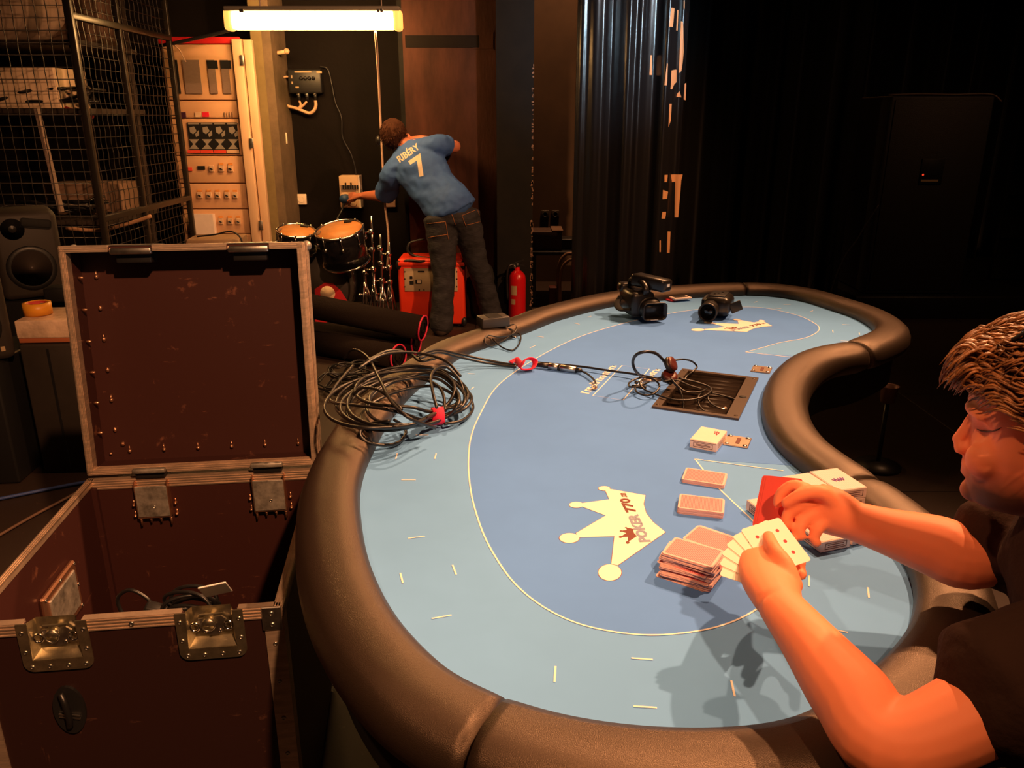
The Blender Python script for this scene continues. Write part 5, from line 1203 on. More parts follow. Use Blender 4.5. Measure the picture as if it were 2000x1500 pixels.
for poly in (((1308, 17), (1316, 17), (1313, 54), (1304, 54)), ((1322, 20), (1325, 20), (1323, 60), (1320, 60)), ((1331, 40), (1336, 42), (1337, 100), (1333, 138), (1327, 143), (1329, 100)), ((1337, 0), (1339, 0), (1339, 16), (1337, 16)),
             ((1272, 107), (1275, 107), (1275, 146), (1270, 146)), ((1300, 124), (1302, 126), (1300, 167), (1295, 167)), ((1310, 138), (1318, 136), (1322, 136), (1322, 160), (1316, 165), (1312, 175), (1308, 174)), ((1324, 182), (1329, 178), (1332, 190), (1322, 189)), ((1338, 163), (1341, 162), (1340, 196), (1336, 194)), ((1306, 203), (1311, 203), (1309, 236), (1304, 248)),
             ((1296, 341), (1303, 341), (1302, 355), (1296, 355)), ((1293, 370), (1304, 374), (1302, 388), (1292, 388)), ((1291, 413), (1300, 413), (1299, 426), (1290, 426)), ((1311, 341), (1335, 341), (1333, 355), (1311, 356)), ((1320, 350), (1332, 350), (1326, 425), (1318, 425)),
             ((1304, 452), (1311, 453), (1309, 495), (1303, 495)), ((1286, 468), (1289, 468), (1289, 491), (1286, 491))):
    letter(poly)
# ================================================================ right-hand darkness: loudspeaker, cases
pam = mat('speaker_black_paint', (.016, .014, .012), .6, bump=.2, bs=150)
pl, pr_ = at(1742, 187, y=6.2), at(1945, 187, y=6.2); pb = at(1690, 574, y=6.2).z
pa = thing('loudspeaker', 'tall black concert loudspeaker on a riser at the right', 'loudspeaker', ((pl.x+pr_.x)/2, 6.5, pb))
m = MB(); m.box(((pl.x+pr_.x)/2, 6.5, (pb+pl.z)/2), (pr_.x-pl.x, .6, pl.z-pb), None, .015); obj('cabinet', m, pam, pa)
m = MB(); m.box(((pl.x+pr_.x)/2, 6.196, (pb+pl.z)/2), (pr_.x-pl.x-.06, .008, pl.z-pb-.06), None, .003); gr = obj('grille', m, pam, pa)
a, b = at(1802, 310, y=6.185), at(1838, 360, y=6.185); m = MB(); m.b2((a.x, 6.182, b.z), (b.x, 6.192, a.z), .003); k = obj('connector_plate', m, black, pa)
m = MB(); m.b2((a.x+.01, 6.178, b.z+.02), (b.x-.03, 6.183, b.z+.035)); obj('plate_marking', m, MT['pale_marking'], k)
m = MB(); m.ell((a.x+.02, 6.18, b.z+.07), (.008, .004, .008), seg=8, rings=6); obj('indicator_lamp', m, mat('red_led', (.5, .02, .01), .4, emis=((1, .06, .02), .8)), k)
m = MB(); m.tube(cat_rom([V((pl.x+.02, 6.3, pl.z+.008)), V((pl.x+.25, 6.28, pl.z+.014)), V((pl.x+.5, 6.3, pl.z+.010)), V((pr_.x, 6.28, pl.z+.012)), V((pr_.x+.08, 6.25, pl.z-.04))], 6), .008, 6); obj('lead_on_top', m, mat('brownish_lead', (.10, .06, .05), .5), None, label='brownish lead lying on top of the tall loudspeaker', cat='cable')
m = MB(); m.b2((2.68, 6.1, 0), (4.1, 6.95, pb-.002), .006); obj('stage_riser', m, black, None, label='low black riser under the tall loudspeaker', cat='riser')
m = MB(); m.b2((1.72, 6.45, .0), (2.25, 6.9, .60), .01); t = obj('road_case', m, black, None, label='dark road case at the foot of the drape behind the table', cat='case')
m = MB(); m.b2((1.72, 6.95, .0), (2.35, 7.3, 1.02), .01); obj('dark_bench', m, black, None, label='taller dark cabinet behind the road case', cat='cabinet')
for lab, pts, y in (('thin cable slanting down left of the loudspeaker', ((1716, 400), (1690, 440), (1672, 470), (1650, 500), (1632, 540), (1620, 580), (1614, 622)), 6.17), ('thin cable loop hanging between drape and loudspeaker', ((1645, -560), (1643, 0), (1643, 220), (1641, 290), (1647, 345), (1660, 372), (1700, 340), (1720, 270)), 6.6)):
    m = MB(); m.tube(cat_rom([at(*p, y=y) for p in pts], 6), .006, 6); obj('hanging_cable', m, mat('grey_cable', (.05, .045, .04), .5) if 'grey_cable' not in MT else MT['grey_cable'], None, label=lab, cat='cable')
cpc = at(1736, 768, y=3.3); t = thing('cup_stand', 'small metal cup on a thin floor stand right of the table', 'cup stand', (cpc.x, 3.3, 0))
m = MB(); m.lathe([(.030, -.04), (.036, .03), (.040, .035), (.034, .033), (.028, -.02), (0, -.025)], cpc, seg=24); obj('cup', m, mat('brown_metal_cup', (.26, .14, .11), .4, .4), t)
m = MB(); m.cyl((cpc.x, 3.3, .02), (cpc.x, 3.3, cpc.z-.03), .010, .010, 10); m.lathe([(.10, 0), (.10, .012), (.02, .03)], (cpc.x, 3.3, .001), seg=20); obj('stem', m, black, t)
# ================================================================ left-hand speakers
def P_at(px, py, y): return at(px, py, y=y)
spk = mat('speaker_cabinet_grey_black', (.034, .026, .021), .6, var=.15, vs=6)
a, b = at(38, 672, y=3.24), at(172, 668, y=3.24); zt2 = a.z
t = thing('subwoofer', 'plain black speaker cabinet carrying the tape-topped carton', 'speaker', ((a.x+b.x)/2, 3.4, 0))
m = MB(); m.box(((a.x+b.x)/2+.02, 3.42, zt2/2), (b.x-a.x+.06, .36, zt2-.004), .06, .008); obj('cabinet', m, spk, t)
m = MB(); m.box(((a.x+b.x)/2-.03, 3.236, zt2/2), (.01, .004, zt2-.04), .06); obj('seam', m, black, t)
a, b = at(30, 628, y=3.26), at(138, 628, y=3.26)
t = thing('parcel', 'plastic-wrapped parcel with red strip on the black speaker cabinet', 'parcel', ((a.x+b.x)/2, 3.4, zt2)); bz = at(90, 626, y=3.26).z
wrap = mat('clear_wrapped_carton', (.80, .58, .42), .25, var=.25, vs=9, bump=.6, bs=18, spec=.7)
m = MB(); m.box(((a.x+b.x)/2+.02, 3.38, (zt2+bz)/2+.012), (b.x-a.x+.05, .26, bz-zt2-.02), .08, .006); obj('wrap', m, wrap, t)
m = MB(); m.box(((a.x+b.x)/2+.02, 3.38, zt2+.024), (b.x-a.x+.044, .254, .044), .08, .004); obj('cardboard_base', m, mat('orange_card', (.50, .15, .06), .6), t)
m = MB(); m.box(((a.x+b.x)/2+.10, 3.46, bz+.004), (.16, .03, .002), .08); obj('red_strip', m, MT['red_plastic'], t)
tp = at(74, 606, y=3.36); t = thing('tape_roll', 'roll of orange-yellow adhesive tape on the wrapped parcel', 'tape', (tp.x, 3.36, bz+.003))
m = MB(); m.lathe([(.040, 0), (.056, 0), (.056, .050), (.040, .050), (.040, 0)], (tp.x, 3.36, bz+.005), seg=30); obj('tape', m, mat('orange_tape', (.85, .36, .03), .4), t)
m = MB(); m.lathe([(.0385, .001), (.040, .001), (.040, .049), (.0385, .049), (.0385, .001)], (tp.x, 3.36, bz+.005), seg=30); obj('core', m, mat('red_core', (.6, .06, .05), .6), t)
m = MB(); m.box((tp.x, 3.36+.0375, bz+.035), (.014, .001, .02)); obj('core_label', m, MT['pale_marking'], t)
def monitor(px, py, y, yaw, s, lab, zb):
    c = at(px, py, y=y); t = thing('studio_monitor', lab, 'speaker', (c.x, y, zb), 'studio monitors'); X = MX.Translation((c.x, y, zb+.001)) @ MX.Rotation(yaw, 4, 'Z') @ MX.Scale(s, 4)
    def mm(name, mt_, f, par=None):
        m = MB(); m.X = X; f(m); return obj(name, m, mt_, par or t)
    mm('cabinet', spk, lambda m: m.box((0, .15, .21), (.28, .30, .42), None, .03))
    w_ = mm('woofer_surround', black, lambda m: m.lathe([(.085, 0), (.105, .004), (.108, -.004)], (0, -.004, .15), (0, -1, 0), 28))
    mm('woofer_cone', mat('brown_cone', (.06, .045, .038), .45) if 'brown_cone' not in MT else MT['brown_cone'], lambda m: m.lathe([(.086, .002), (.03, -.016), (.028, -.010), (0, -.002)], (0, -.004, .15), (0, -1, 0), 28), w_)
    mm('tweeter', black, lambda m: m.lathe([(.05, .002), (.03, -.004), (.012, .004), (0, .006)], (-.05, -.003, .34), (0, -1, 0), 20))
    mm('port_slot', blackm, lambda m: m.box((.05, -.002, .36), (.13, .012, .045), MX.Rotation(.15, 3, 'Y'), .012))
    mm('badge', MT['pale_marking'], lambda m: m.box((.095, -.001, .05), (.016, .004, .02), None, .001, 1))
    return t
c = at(70, 520, y=3.9); zb_ = at(70, 588, y=3.85).z
monitor(62, 520, 3.9, math.radians(34), 1.02, 'larger black studio monitor behind the wrapped parcel', zb_)
m = MB(); m.box((c.x-.05, 4.15, zb_/2), (.62, .6, zb_-.004), .1, .01); obj('storage_chest', m, black, None, label='black trunk under the larger studio monitor', cat='trunk')
zb2 = at(4, 706, y=3.15).z
monitor(-58, 640, 3.1, math.radians(40), 1.0, 'studio monitor cut off by the left edge of the photo', zb2)
m = MB(); c = at(-20, 640, y=3.1); m.box((c.x-.28, 3.33, zb2/2), (.46, .46, zb2-.004), .1, .01); obj('black_crate', m, black, None, label='black crate under the studio monitor at the left edge', cat='crate')
m = MB(); c = at(132, 578, y=3.9); m.box((c.x+.02, 3.85, zb_+.04), (.16, .12, .07), .2, .01); obj('small_device', m, black, None, label='small black device beside the larger studio monitor', cat='device')
# floor cables at the left
for lab, pts, mt_, r in (('blue cable crossing the floor left of the flight case', ((-40, 982), (60, 962), (120, 950), (185, 938)), mat('blue_cable', (.05, .09, .30), .5), .007), ('tan cable slanting across the floor left of the flight case', ((-30, 1062), (60, 1010), (120, 978), (180, 945)), mat('tan_cable', (.16, .09, .06), .5), .006)):
    m = MB(); m.tube(cat_rom([at(px, py, z=.012) for px, py in pts], 6), r, 7); obj('floor_cable', m, mt_, None, label=lab, cat='cable')
# ================================================================ people
from mathutils.bvhtree import BVHTree
def limb(mb, pts, rad, up=(0, 0, 1), n=6, seg=16):
    """tapering limb through the joints; rad = radius or (side, up) radii per joint"""
    P = [V(p) for p in pts]; R = [V((r, r, 0)) if isinstance(r, (int, float)) else V((r[0], r[1], 0)) for r in rad]
    C = cat_rom(P, n); Q = cat_rom(R, n); N = len(C); rings = []; up = V(up)
    ext = []
    T0 = (C[1]-C[0]).normalized(); T1 = (C[-1]-C[-2]).normalized()
    for k, (c, r) in enumerate(zip(C, Q)):
        t = (C[min(k+1, N-1)]-C[max(k-1, 0)]).normalized(); s = t.cross(up)
        if s.length < .05: s = t.cross(V((1, 0, 0)))
        s.normalize(); u = s.cross(t); ext.append((c, s, u, r))
    def ring(c, s, u, r, f): return [c+(s*math.cos(2*PI*k/seg)*r.x+u*math.sin(2*PI*k/seg)*r.y)*f for k in range(seg)]
    c, s, u, r = ext[0]; m0 = min(r.x, r.y)
    for f in (.45, .8): rings.append(ring(c-T0*m0*(1-f)*.9, s, u, r, f))
    rings += [ring(*e, 1) for e in ext]
    c, s, u, r = ext[-1]; m1 = min(r.x, r.y)
    for f in (.8, .45): rings.append(ring(c+T1*m1*(1-f)*.9, s, u, r, f))
    mb.loft(rings)
def skin_mesh(name, mb, mt_, parent, voxel, smooth=4, disp=None):
    o = obj(name, mb, mt_, parent)
    md = o.modifiers.new('r', 'REMESH'); md.mode = 'VOXEL'; md.voxel_size = voxel; md.use_smooth_shade = True
    if smooth: sm = o.modifiers.new('s', 'SMOOTH'); sm.factor = .5; sm.iterations = smooth
    bpy.context.view_layer.update()
    me = bpy.data.meshes.new_from_object(o.evaluated_get(bpy.context.evaluated_depsgraph_get()))
    o.modifiers.clear(); old = o.data; o.data = me; bpy.data.meshes.remove(old)
    if disp:
        org = ORG[parent]
        for v, nn in zip(me.vertices, [v.normal.copy() for v in me.vertices]): v.co = v.co+nn*disp(v.co+org)
    me.polygons.foreach_set('use_smooth', [True]*len(me.polygons)); me.update(); return o
def A3(px, py, y): return at(px, py, y=y)
# ---------------------------------------------------------------- the dealer at the right
def beard_skin():
    m = mat('dealer_skin', (.92, .28, .135), .58, sss=.1, spec=.35); nt = m.node_tree; b = nt.nodes['Principled BSDF']
    tc = nt.nodes.new('ShaderNodeTexCoord'); n = nt.nodes.new('ShaderNodeTexNoise'); n.inputs['Scale'].default_value = 30; nt.links.new(tc.outputs['Object'], n.inputs['Vector'])
    d = nt.nodes.new('ShaderNodeVectorMath'); d.operation = 'DISTANCE'; d.inputs[1].default_value = BEARD
    nt.links.new(tc.outputs['Object'], d.inputs[0])
    ad = nt.nodes.new('ShaderNodeMath'); ad.operation = 'MULTIPLY_ADD'; ad.inputs[1].default_value = .03; nt.links.new(n.outputs['Fac'], ad.inputs[0]); nt.links.new(d.outputs['Value'], ad.inputs[2])
    r = nt.nodes.new('ShaderNodeValToRGB'); r.color_ramp.elements[0].position = .055; r.color_ramp.elements[1].position = .095
    r.color_ramp.elements[0].color = (.11, .045, .025, 1); r.color_ramp.elements[1].color = (.92, .28, .135, 1)
    nt.links.new(ad.outputs[0], r.inputs[0]); nt.links.new(r.outputs[0], b.inputs['Base Color']); return m
SL, SR = V((.67, .73, .965)), V((.90, 1.08, .98)); NK = V((.77, .925, 1.02)); HIP = V((1.10, .84, .52))
WL, EL = at(1522, 1180, z=.895), at(1742, 1462, z=.85); WR, ER = at(1668, 1018, z=.905), at(1905, 1090, z=.885)
dl = thing('person', 'seated man in a dark T-shirt dealing cards at the table', 'person', (1.10, .84, 0))
HY = 0.0
def hx(px): return (px-1950)/1555*1.01*.86
def hz(py): return 1.145-(py-790)*.00068
HM = MX.Translation((.625, .95, 0)) @ MX.Rotation(math.radians(-34), 4, 'Z')     # head frame: -x looks left and away
NKl = HM.inverted() @ NK
BEARD = tuple(HM @ V((hx(1985), HY-.03, hz(975)))-ORG[dl])
dskin = beard_skin()
mb = MB(); mb.X = HM
# head: stacked sections
lv = [(628, 1985, 2110, .030), (640, 1950, 2140, .048), (665, 1915, 2165, .064), (700, 1893, 2176, .071), (740, 1884, 2178, .074), (778, 1880, 2176, .074), (808, 1892, 2170, .071), (850, 1897, 2160, .069), (880, 1902, 2150, .064), (905, 1901, 2140, .058), (925, 1903, 2125, .054), (945, 1909, 2105, .048), (962, 1914, 2085, .040), (976, 1930, 2060, .026)]
rings = []
for py, f, b, w_ in lv:
    xf, xb = hx(f), hx(b); xm = xf+(xb-xf)*.45; ring = []
    for k in range(28):
        a = 2*PI*k/28; ca, sa = math.cos(a), math.sin(a)
        rx = (xm-xf) if ca < 0 else (xb-xm); e = .85
        ring.append(V((xm+rx*math.copysign(abs(ca)**e, ca), HY+w_*math.copysign(abs(sa)**.9, sa), hz(py)-.0)))
    rings.append(ring)
mb.loft(rings)
limb(mb, [(hx(1896), HY, hz(800)), (hx(1885), HY, hz(835)), (hx(1873), HY, hz(864))], [.007, .008, .0095], up=(0, 1, 0), seg=10)   # nose
for s in (-1, 1): mb.ell((hx(1884), HY+s*.010, hz(873)), (.011, .008, .008), seg=10, rings=8)
limb(mb, [(hx(1886), HY, hz(876)), (hx(1900), HY, hz(880))], [.008, .010], seg=10)
for s in (-1, 1):
    limb(mb, [(hx(1884), HY+s*.010, hz(782)), (hx(1890), HY+s*.035, hz(779)), (hx(1915), HY+s*.056, hz(786))], [.006, .0075, .006], seg=10)   # brow
    mb.ell((hx(1940), HY+s*.040, hz(866)), (.026, .023, .028), seg=14, rings=10)      # cheek
    mb.ell((hx(2075), HY+s*.074, hz(830)), (.016, .009, .030), seg=12, rings=8)      # ear
limb(mb, [(hx(1908), HY-.020, hz(905)), (hx(1897), HY, hz(902)), (hx(1908), HY+.020, hz(905))], [.005, .0065, .005], seg=8)
limb(mb, [(hx(1911), HY-.018, hz(920)), (hx(1900), HY, hz(919)), (hx(1911), HY+.018, hz(920))], [.005, .007, .005], seg=8)
mb.ell((hx(1925), HY, hz(957)), (.018, .020, .016), seg=12, rings=8)
limb(mb, [(hx(2075), HY, hz(870)), (hx(2130), HY-.01, hz(960)), NKl, NKl+V((.03, .0, -.06))], [.052, .054, .058, .075])
mb.X = MX.Identity(4)
# trunk, legs
limb(mb, [NK+V((.01, 0, -.03)), (.80, .89, .92), (.98, .86, .72), HIP], [(.13, .07), (.165, .10), (.15, .10), (.16, .11)], up=(-.81, .58, .3))
for sh in (SL, SR): limb(mb, [NK+V((.02, 0, -.04)), sh], [.06, .055])
KN = [V((.72, .92, .50)), V((.86, 1.16, .50))]; FT = [V((.80, .88, .09)), V((.92, 1.12, .09))]
for s, k, f in ((-1, KN[0], FT[0]), (1, KN[1], FT[1])):
    h = HIP+V((.05*s, .08*s, -.02)); limb(mb, [h, h.lerp(k, .5), k, k.lerp(f, .4), f], [.085, .075, .058, .056, .038], up=(0, 1, 0))
    limb(mb, [f+V((.03, 0, -.04)), f+V((-.14, .06, -.055))], [(.035, .032), (.038, .022)])
# arms
limb(mb, [SL, SL.lerp(EL, .45), EL+V((.004, .0, .004)), EL.lerp(WL, .30), EL.lerp(WL, .70), WL], [.056, .050, .043, .047, .036, (.031, .025)])
limb(mb, [SR, SR.lerp(ER, .5), ER, ER.lerp(WR, .30), ER.lerp(WR, .72), WR], [.056, .050, .045, .047, .036, (.026, .032)])
# near hand, thumb up, holding the fan
KL = at(1492, 1092, z=.893)
limb(mb, [WL, WL.lerp(KL, .5)+V((-.002, 0, 0)), KL], [(.031, .025), (.040, .025), (.036, .021)])
def fing(lst, r): limb(mb, [at(a, b, z=z) for a, b, z in lst], r, seg=10, n=5)
fing([(1548, 1150, .893), (1535, 1105, .915), (1512, 1072, .925), (1500, 1046, .920)], [.016, .0125, .0105, .0092])
fing([(1462, 1082, .888), (1475, 1052, .872), (1515, 1045, .866), (1548, 1062, .877), (1553, 1072, .893)], [.011, .0098, .0092, .0088, .0078])
fing([(1460, 1100, .884), (1480, 1082, .860), (1525, 1078, .856), (1560, 1092, .868), (1564, 1101, .886)], [.011, .0098, .0092, .0088, .0078])
fing([(1464, 1122, .880), (1488, 1112, .852), (1530, 1110, .848), (1562, 1118, .860), (1565, 1124, .880)], [.0108, .0094, .009, .0085, .0076])
fing([(1478, 1145, .876), (1500, 1140, .848), (1532, 1140, .846), (1552, 1144, .858)], [.0098, .0082, .0078, .007])
# far hand pinching a card
KR = at(1588, 982, z=.922)
limb(mb, [WR, WR.lerp(KR, .5), KR], [(.026, .032), (.024, .040), (.020, .038)])
fing([(1580, 958, .945), (1548, 948, .948), (1524, 966, .930), (1518, 988, .912)], [.0112, .0100, .0092, .0080])
fing([(1582, 982, .926), (1554, 990, .920), (1536, 1010, .904), (1537, 1030, .890)], [.0125, .0112, .0094, .0080])
fing([(1594, 1002, .912), (1573, 1014, .902), (1560, 1036, .887), (1566, 1052, .876)], [.0120, .0108, .0092, .0078])
fing([(1612, 1018, .902), (1598, 1032, .892), (1590, 1052, .877), (1598, 1064, .869)], [.0115, .0100, .0084, .0072])
fing([(1632, 985, .930), (1602, 962, .950), (1565, 966, .945), (1532, 985, .925)], [.015, .0125, .0105, .0090])
FD = []      # face relief: eye sockets, lids, mouth line, nostril folds
for s in (-1, 1):
    FD += [(HM @ V((hx(1908), s*.038, hz(819))), .017, -.0095), (HM @ V((hx(1930), s*.053, hz(823))), .016, -.007), (HM @ V((hx(1920), s*.048, hz(833))), .009, .0045), (HM @ V((hx(1905), s*.018, hz(880))), .007, -.003), (HM @ V((hx(1915), s*.024, hz(912))), .006, -.002)]
for k in range(-3, 4): FD.append((HM @ V((hx(1902)+.0011*k*k, .006*k, hz(911.5))), .0045, -.0022))
def face(p): return sum(a*math.exp(-((p-c).length/r)**2) for c, r, a in FD) if p.z > 1.0 and p.x < .8 else 0
body = skin_mesh('body', mb, dskin, dl, .0038, 5, face)
# eyelid line and eyebrow, laid on the skin
lash = mat('dark_lash', (.10, .035, .018), .7)
fb_ = BVHTree.FromPolygons([v.co+ORG[dl] for v in body.data.vertices], [tuple(p.vertices) for p in body.data.polygons])
for nm, pts, r in (('eyelash', ((1908, 838), (1918, 842), (1932, 843), (1946, 840), (1956, 835)), .0012), ('eyebrow', ((1890, 786), (1902, 779), (1920, 777), (1940, 780), (1956, 786)), .0019)):
    Q = []
    for px, py in pts:
        d = ray(px, py).normalized(); h = fb_.ray_cast(V((0, 0, CAMH)), d)
        if h[0] is not None and h[0].y > .7: Q.append(h[0]-d*.0006)
    if len(Q) > 2:
        Q = cat_rom(Q, 4); m = MB(); m.tube(Q, [r*math.sin(PI*(k+.6)/(len(Q)+.2))+.0002 for k in range(len(Q))], 6); obj(nm, m, lash, dl)
        IH = HM.inverted(); W_ = []
        for q in Q: l = IH @ q; W_.append(HM @ V((l.x, -l.y, l.z)))
        m = MB(); m.tube(W_, [r*math.sin(PI*(k+.6)/(len(Q)+.2))+.0002 for k in range(len(Q))], 6); obj(nm, m, lash, dl)
# T-shirt
tee = mat('dark_tee', (.034, .018, .014), 1.0, bump=.25, bs=60, spec=.08)
mb = MB()
limb(mb, [NK+V((.02, 0, -.05)), (.77, .885, .945), (.96, .86, .76), HIP+V((0, 0, .0))], [(.150, .090), (.190, .125), (.180, .130), (.180, .125)], up=(-.81, .58, .3))
limb(mb, [NK+V((.03, 0, -.05)), SL+V((0, 0, .004)), SL.lerp(EL, .35), SL.lerp(EL, .57)], [.085, .080, .082, .090])
limb(mb, [NK+V((.03, 0, -.05)), SR+V((0, 0, .004)), SR.lerp(ER, .55), SR.lerp(ER, .9)], [.085, .076, .072, .074])
skin_mesh('t_shirt', mb, tee, dl, .008, 4, lambda p: .004*NZ.noise(p*14)+.002*NZ.noise(p*40))
m = MB(); d = (NK-HM @ V((hx(2130), HY, hz(960)))).normalized(); u = d.orthogonal().normalized(); v_ = d.cross(u)
c = NK+V((-.012, 0, .012)); m.tube([c+(u*math.cos(k*PI/12)*.066+v_*math.sin(k*PI/12)*.066) for k in range(24)], .009, 8, True); obj('collar', m, tee, dl)
mb = MB(); jm = mat('dark_trousers', (.018, .018, .022), .9)
limb(mb, [HIP+V((-.02, 0, .06)), HIP+V((.0, 0, -.03))], [(.175, .125), (.18, .13)], up=(-.81, .58, .3))
for s, k, f in ((-1, KN[0], FT[0]), (1, KN[1], FT[1])):
    h = HIP+V((.05*s, .08*s, -.02)); limb(mb, [h, h.lerp(k, .5), k, k.lerp(f, .4), f+V((0, 0, .02))], [.10, .09, .074, .07, .058], up=(0, 1, 0))
skin_mesh('trousers', mb, jm, dl, .010, 3)
for f in FT:
    m = MB(); limb(m, [f+V((.04, -.01, -.045)), f+V((-.06, .03, -.05)), f+V((-.16, .07, -.058))], [(.045, .04), (.05, .036), (.045, .028)]); obj('shoe', m, black, dl)
# hair
hairm = mat('brown_wavy_hair', (.20, .075, .022), .45, var=.5, vs=60, spec=.5, stretch=(1, 1, 3))
rr = random.Random(41); mb = MB(); mb.X = HM; hc = V((hx(2030), HY, hz(742))); hr = V((.100, .083, .082))
vs = []; fs = []; NA, NP = 32, 12
for i in range(NP+1):
    for k in range(NA):
        a = 2*PI*k/NA; fr = (1-math.cos(a))/2       # 0 at the back, 1 at the front
        lo = -.75+.95*fr                              # lowest elevation
        el = PI/2-(PI/2-lo)*i/NP
        p = V((math.cos(a)*math.cos(el)*hr.x, math.sin(a)*math.cos(el)*hr.y, math.sin(el)*hr.z)); nn = NZ.noise((hc+p)*22)
        vs.append(hc+p*(1+.07*nn))
for i in range(NP):
    for k in range(NA): fs.append((i*NA+k, i*NA+(k+1) % NA, (i+1)*NA+(k+1) % NA, (i+1)*NA+k))
mb.add(vs, fs, True)
for q in range(1500):
    a = rr.uniform(0, 2*PI); fr = (1-math.cos(a))/2; el = rr.uniform(-.55+.85*fr, 1.5)
    d = V((math.cos(a)*math.cos(el), math.sin(a)*math.cos(el), math.sin(el)))
    p = hc+V((d.x*hr.x, d.y*hr.y, d.z*hr.z)); cl = NZ.noise(p*28)
    flow = V((-.9, .5*cl, -.15 if a > 1.6 and a < 4.7 else -.5)); flow = (flow-d*flow.dot(d)).normalized()
    L = rr.uniform(.025, .050); sd = d.cross(flow); ph = cl*5; pts = []
    for k in range(7):
        t = k/6; pts.append(p+flow*L*t+d*(.003+.011*math.sin(t*PI*.8)*(1+cl))+sd*.006*math.sin(ph+t*6))
    mb.tube(pts, [.0020, .0023, .0022, .0020, .0017, .0012, .0004], 4)
for q in range(300):      # quiff over the forehead
    t0 = rr.uniform(-.060, .060); p = V((hx(rr.uniform(1885, 1940)), HY+t0, hz(rr.uniform(660, 716))))
    L = rr.uniform(.022, .040); pts = []; cl = NZ.noise(p*30)
    for k in range(7):
        t = k/6; pts.append(p+V((-L*t, t0*.15*t+.006*math.sin(cl*6+t*5), .014*math.sin(t*2.6)-(.026+.012*cl)*t*t)))
    mb.tube(pts, [.0021, .0024, .0023, .0021, .0017, .0012, .0004], 4)
obj('hair', mb, hairm, dl)
# sunglasses pushed up into the hair
sg = thing('sunglasses', 'dark sunglasses pushed up into the seated man\'s hair', 'sunglasses', HM @ V((hx(1985), HY, hz(650))))
for s in (-1, 1):
    m = MB(); m.X = HM; R = MX.Rotation(.75, 3, 'Y'); m.ell((hx(1968), HY+s*.034, hz(622)), (.008, .029, .021), R, 18, 10); obj('lens', m, lens_m, sg)
    m = MB(); m.X = HM; c = V((hx(1964), HY+s*.034, hz(620))); m.tube([c+R @ V((-.004, .031*math.cos(k*PI/12), .023*math.sin(k*PI/12))) for k in range(24)], .0022, 6, True); obj('rim', m, black, sg)
    m = MB(); m.X = HM; m.tube(cat_rom([c+V((.0, s*.030, .0)), c+V((.05, s*.056, -.004)), c+V((.10, s*.062, -.03))], 5), .0028, 6); obj('temple', m, black, sg)
    m = MB(); m.X = HM; m.box(c+V((.012, s*.036, .006)), (.012, .004, .008), R); obj('hinge_badge', m, brass, sg)
m = MB(); m.X = HM; m.cyl((hx(1962), HY-.006, hz(618)), (hx(1962), HY+.006, hz(618)), .003, .003, 8); obj('bridge', m, black, sg)
# the stool he sits on
st = thing('bar_stool', 'black stool under the seated man', 'stool', (1.10, .84, 0))
m = MB(); m.lathe([(.16, 0), (.18, .015), (.18, .04), (.15, .055), (0, .058)], (1.10, .84, .335), seg=28); obj('seat', m, black, st)
for k in range(4):
    a = k*PI/2+.4; m = MB(); m.cyl((1.10+.11*math.cos(a), .84+.11*math.sin(a), .34), (1.10+.19*math.cos(a), .84+.19*math.sin(a), .002), .013, .012, 10); obj('leg', m, steelb, st)
# cards in the hands
face_me = card_mesh(.0006, cedge, False); facem = mat('white_card_face', (.92, .80, .70), .5); fpip = mat('dark_pips', (.06, .03, .03), .6); rpip = mat('red_pips', (.55, .02, .03), .6)
def face_card(X, lab, seed, red):
    t = thing('playing_card', lab, 'playing card', X.translation, 'cards held in the near hand'); rr = random.Random(seed)
    m = MB(); m.X = X; m.prism(round_rect(CARDW, CARDH, .0045), 0, .0006); obj('stock', m, facem, t)
    for u in (-.022, 0, .022):
        for v in (-.016, .016):
            m = MB(); m.X = X; m.prism([(u+.0032*math.cos(k*PI/4), v+.0026*math.sin(k*PI/4)) for k in range(8)], .0006, .0008); obj('pip', m, rpip if red else fpip, t)
cen = at(1542, 1108, z=.897); ex0 = (at(1478, 1028, z=.915)-at(1546, 1110, z=.892)).normalized(); nrm = V((-.10, -.45, .88)); nrm = (nrm-ex0*nrm.dot(ex0)).normalized()
for k in range(6):
    R = MX.Rotation(math.radians(-4+9*k), 3, nrm); ex = R @ ex0; ey = nrm.cross(ex)
    o = cen+ex*.040+nrm*(.0010*(5-k))+ey*(.004*k)
    X = MX(((ex.x, ey.x, nrm.x, o.x), (ex.y, ey.y, nrm.y, o.y), (ex.z, ey.z, nrm.z, o.z), (0, 0, 0, 1)))
    face_card(X, ('nearest-right white card of the fan in the left hand', 'second white card of the hand-held fan from the thumb', 'third white card of the hand-held fan', 'fourth white card of the hand-held fan', 'fifth white card of the hand-held fan', 'leftmost white card of the hand-held fan')[k], k, k % 2 == 0)
redc = mat('solid_red_card_back', (.78, .085, .065), .55)
ex = (at(1512, 1026, z=.872)-at(1530, 935, z=.935)).normalized(); nrm = V((-.70, -.62, .30)); nrm = (nrm-ex*nrm.dot(ex)).normalized(); ey = nrm.cross(ex)
rme = card_mesh(.0006, redc, False)
for p_ in rme.polygons: p_.material_index = 1
for k in range(3):
    o = at(1514, 982, z=.903)+nrm*(.0008*k)+ey*(.004*k)
    X = MX(((ex.x, ey.x, nrm.x, o.x), (ex.y, ey.y, nrm.y, o.y), (ex.z, ey.z, nrm.z, o.z), (0, 0, 0, 1)))
    tag(inst('playing_card', rme, None, X), ('rearmost red card pinched in the far hand', 'middle red card pinched in the far hand', 'front red card pinched in the far hand')[k], 'playing card', 'red cards in the far hand')
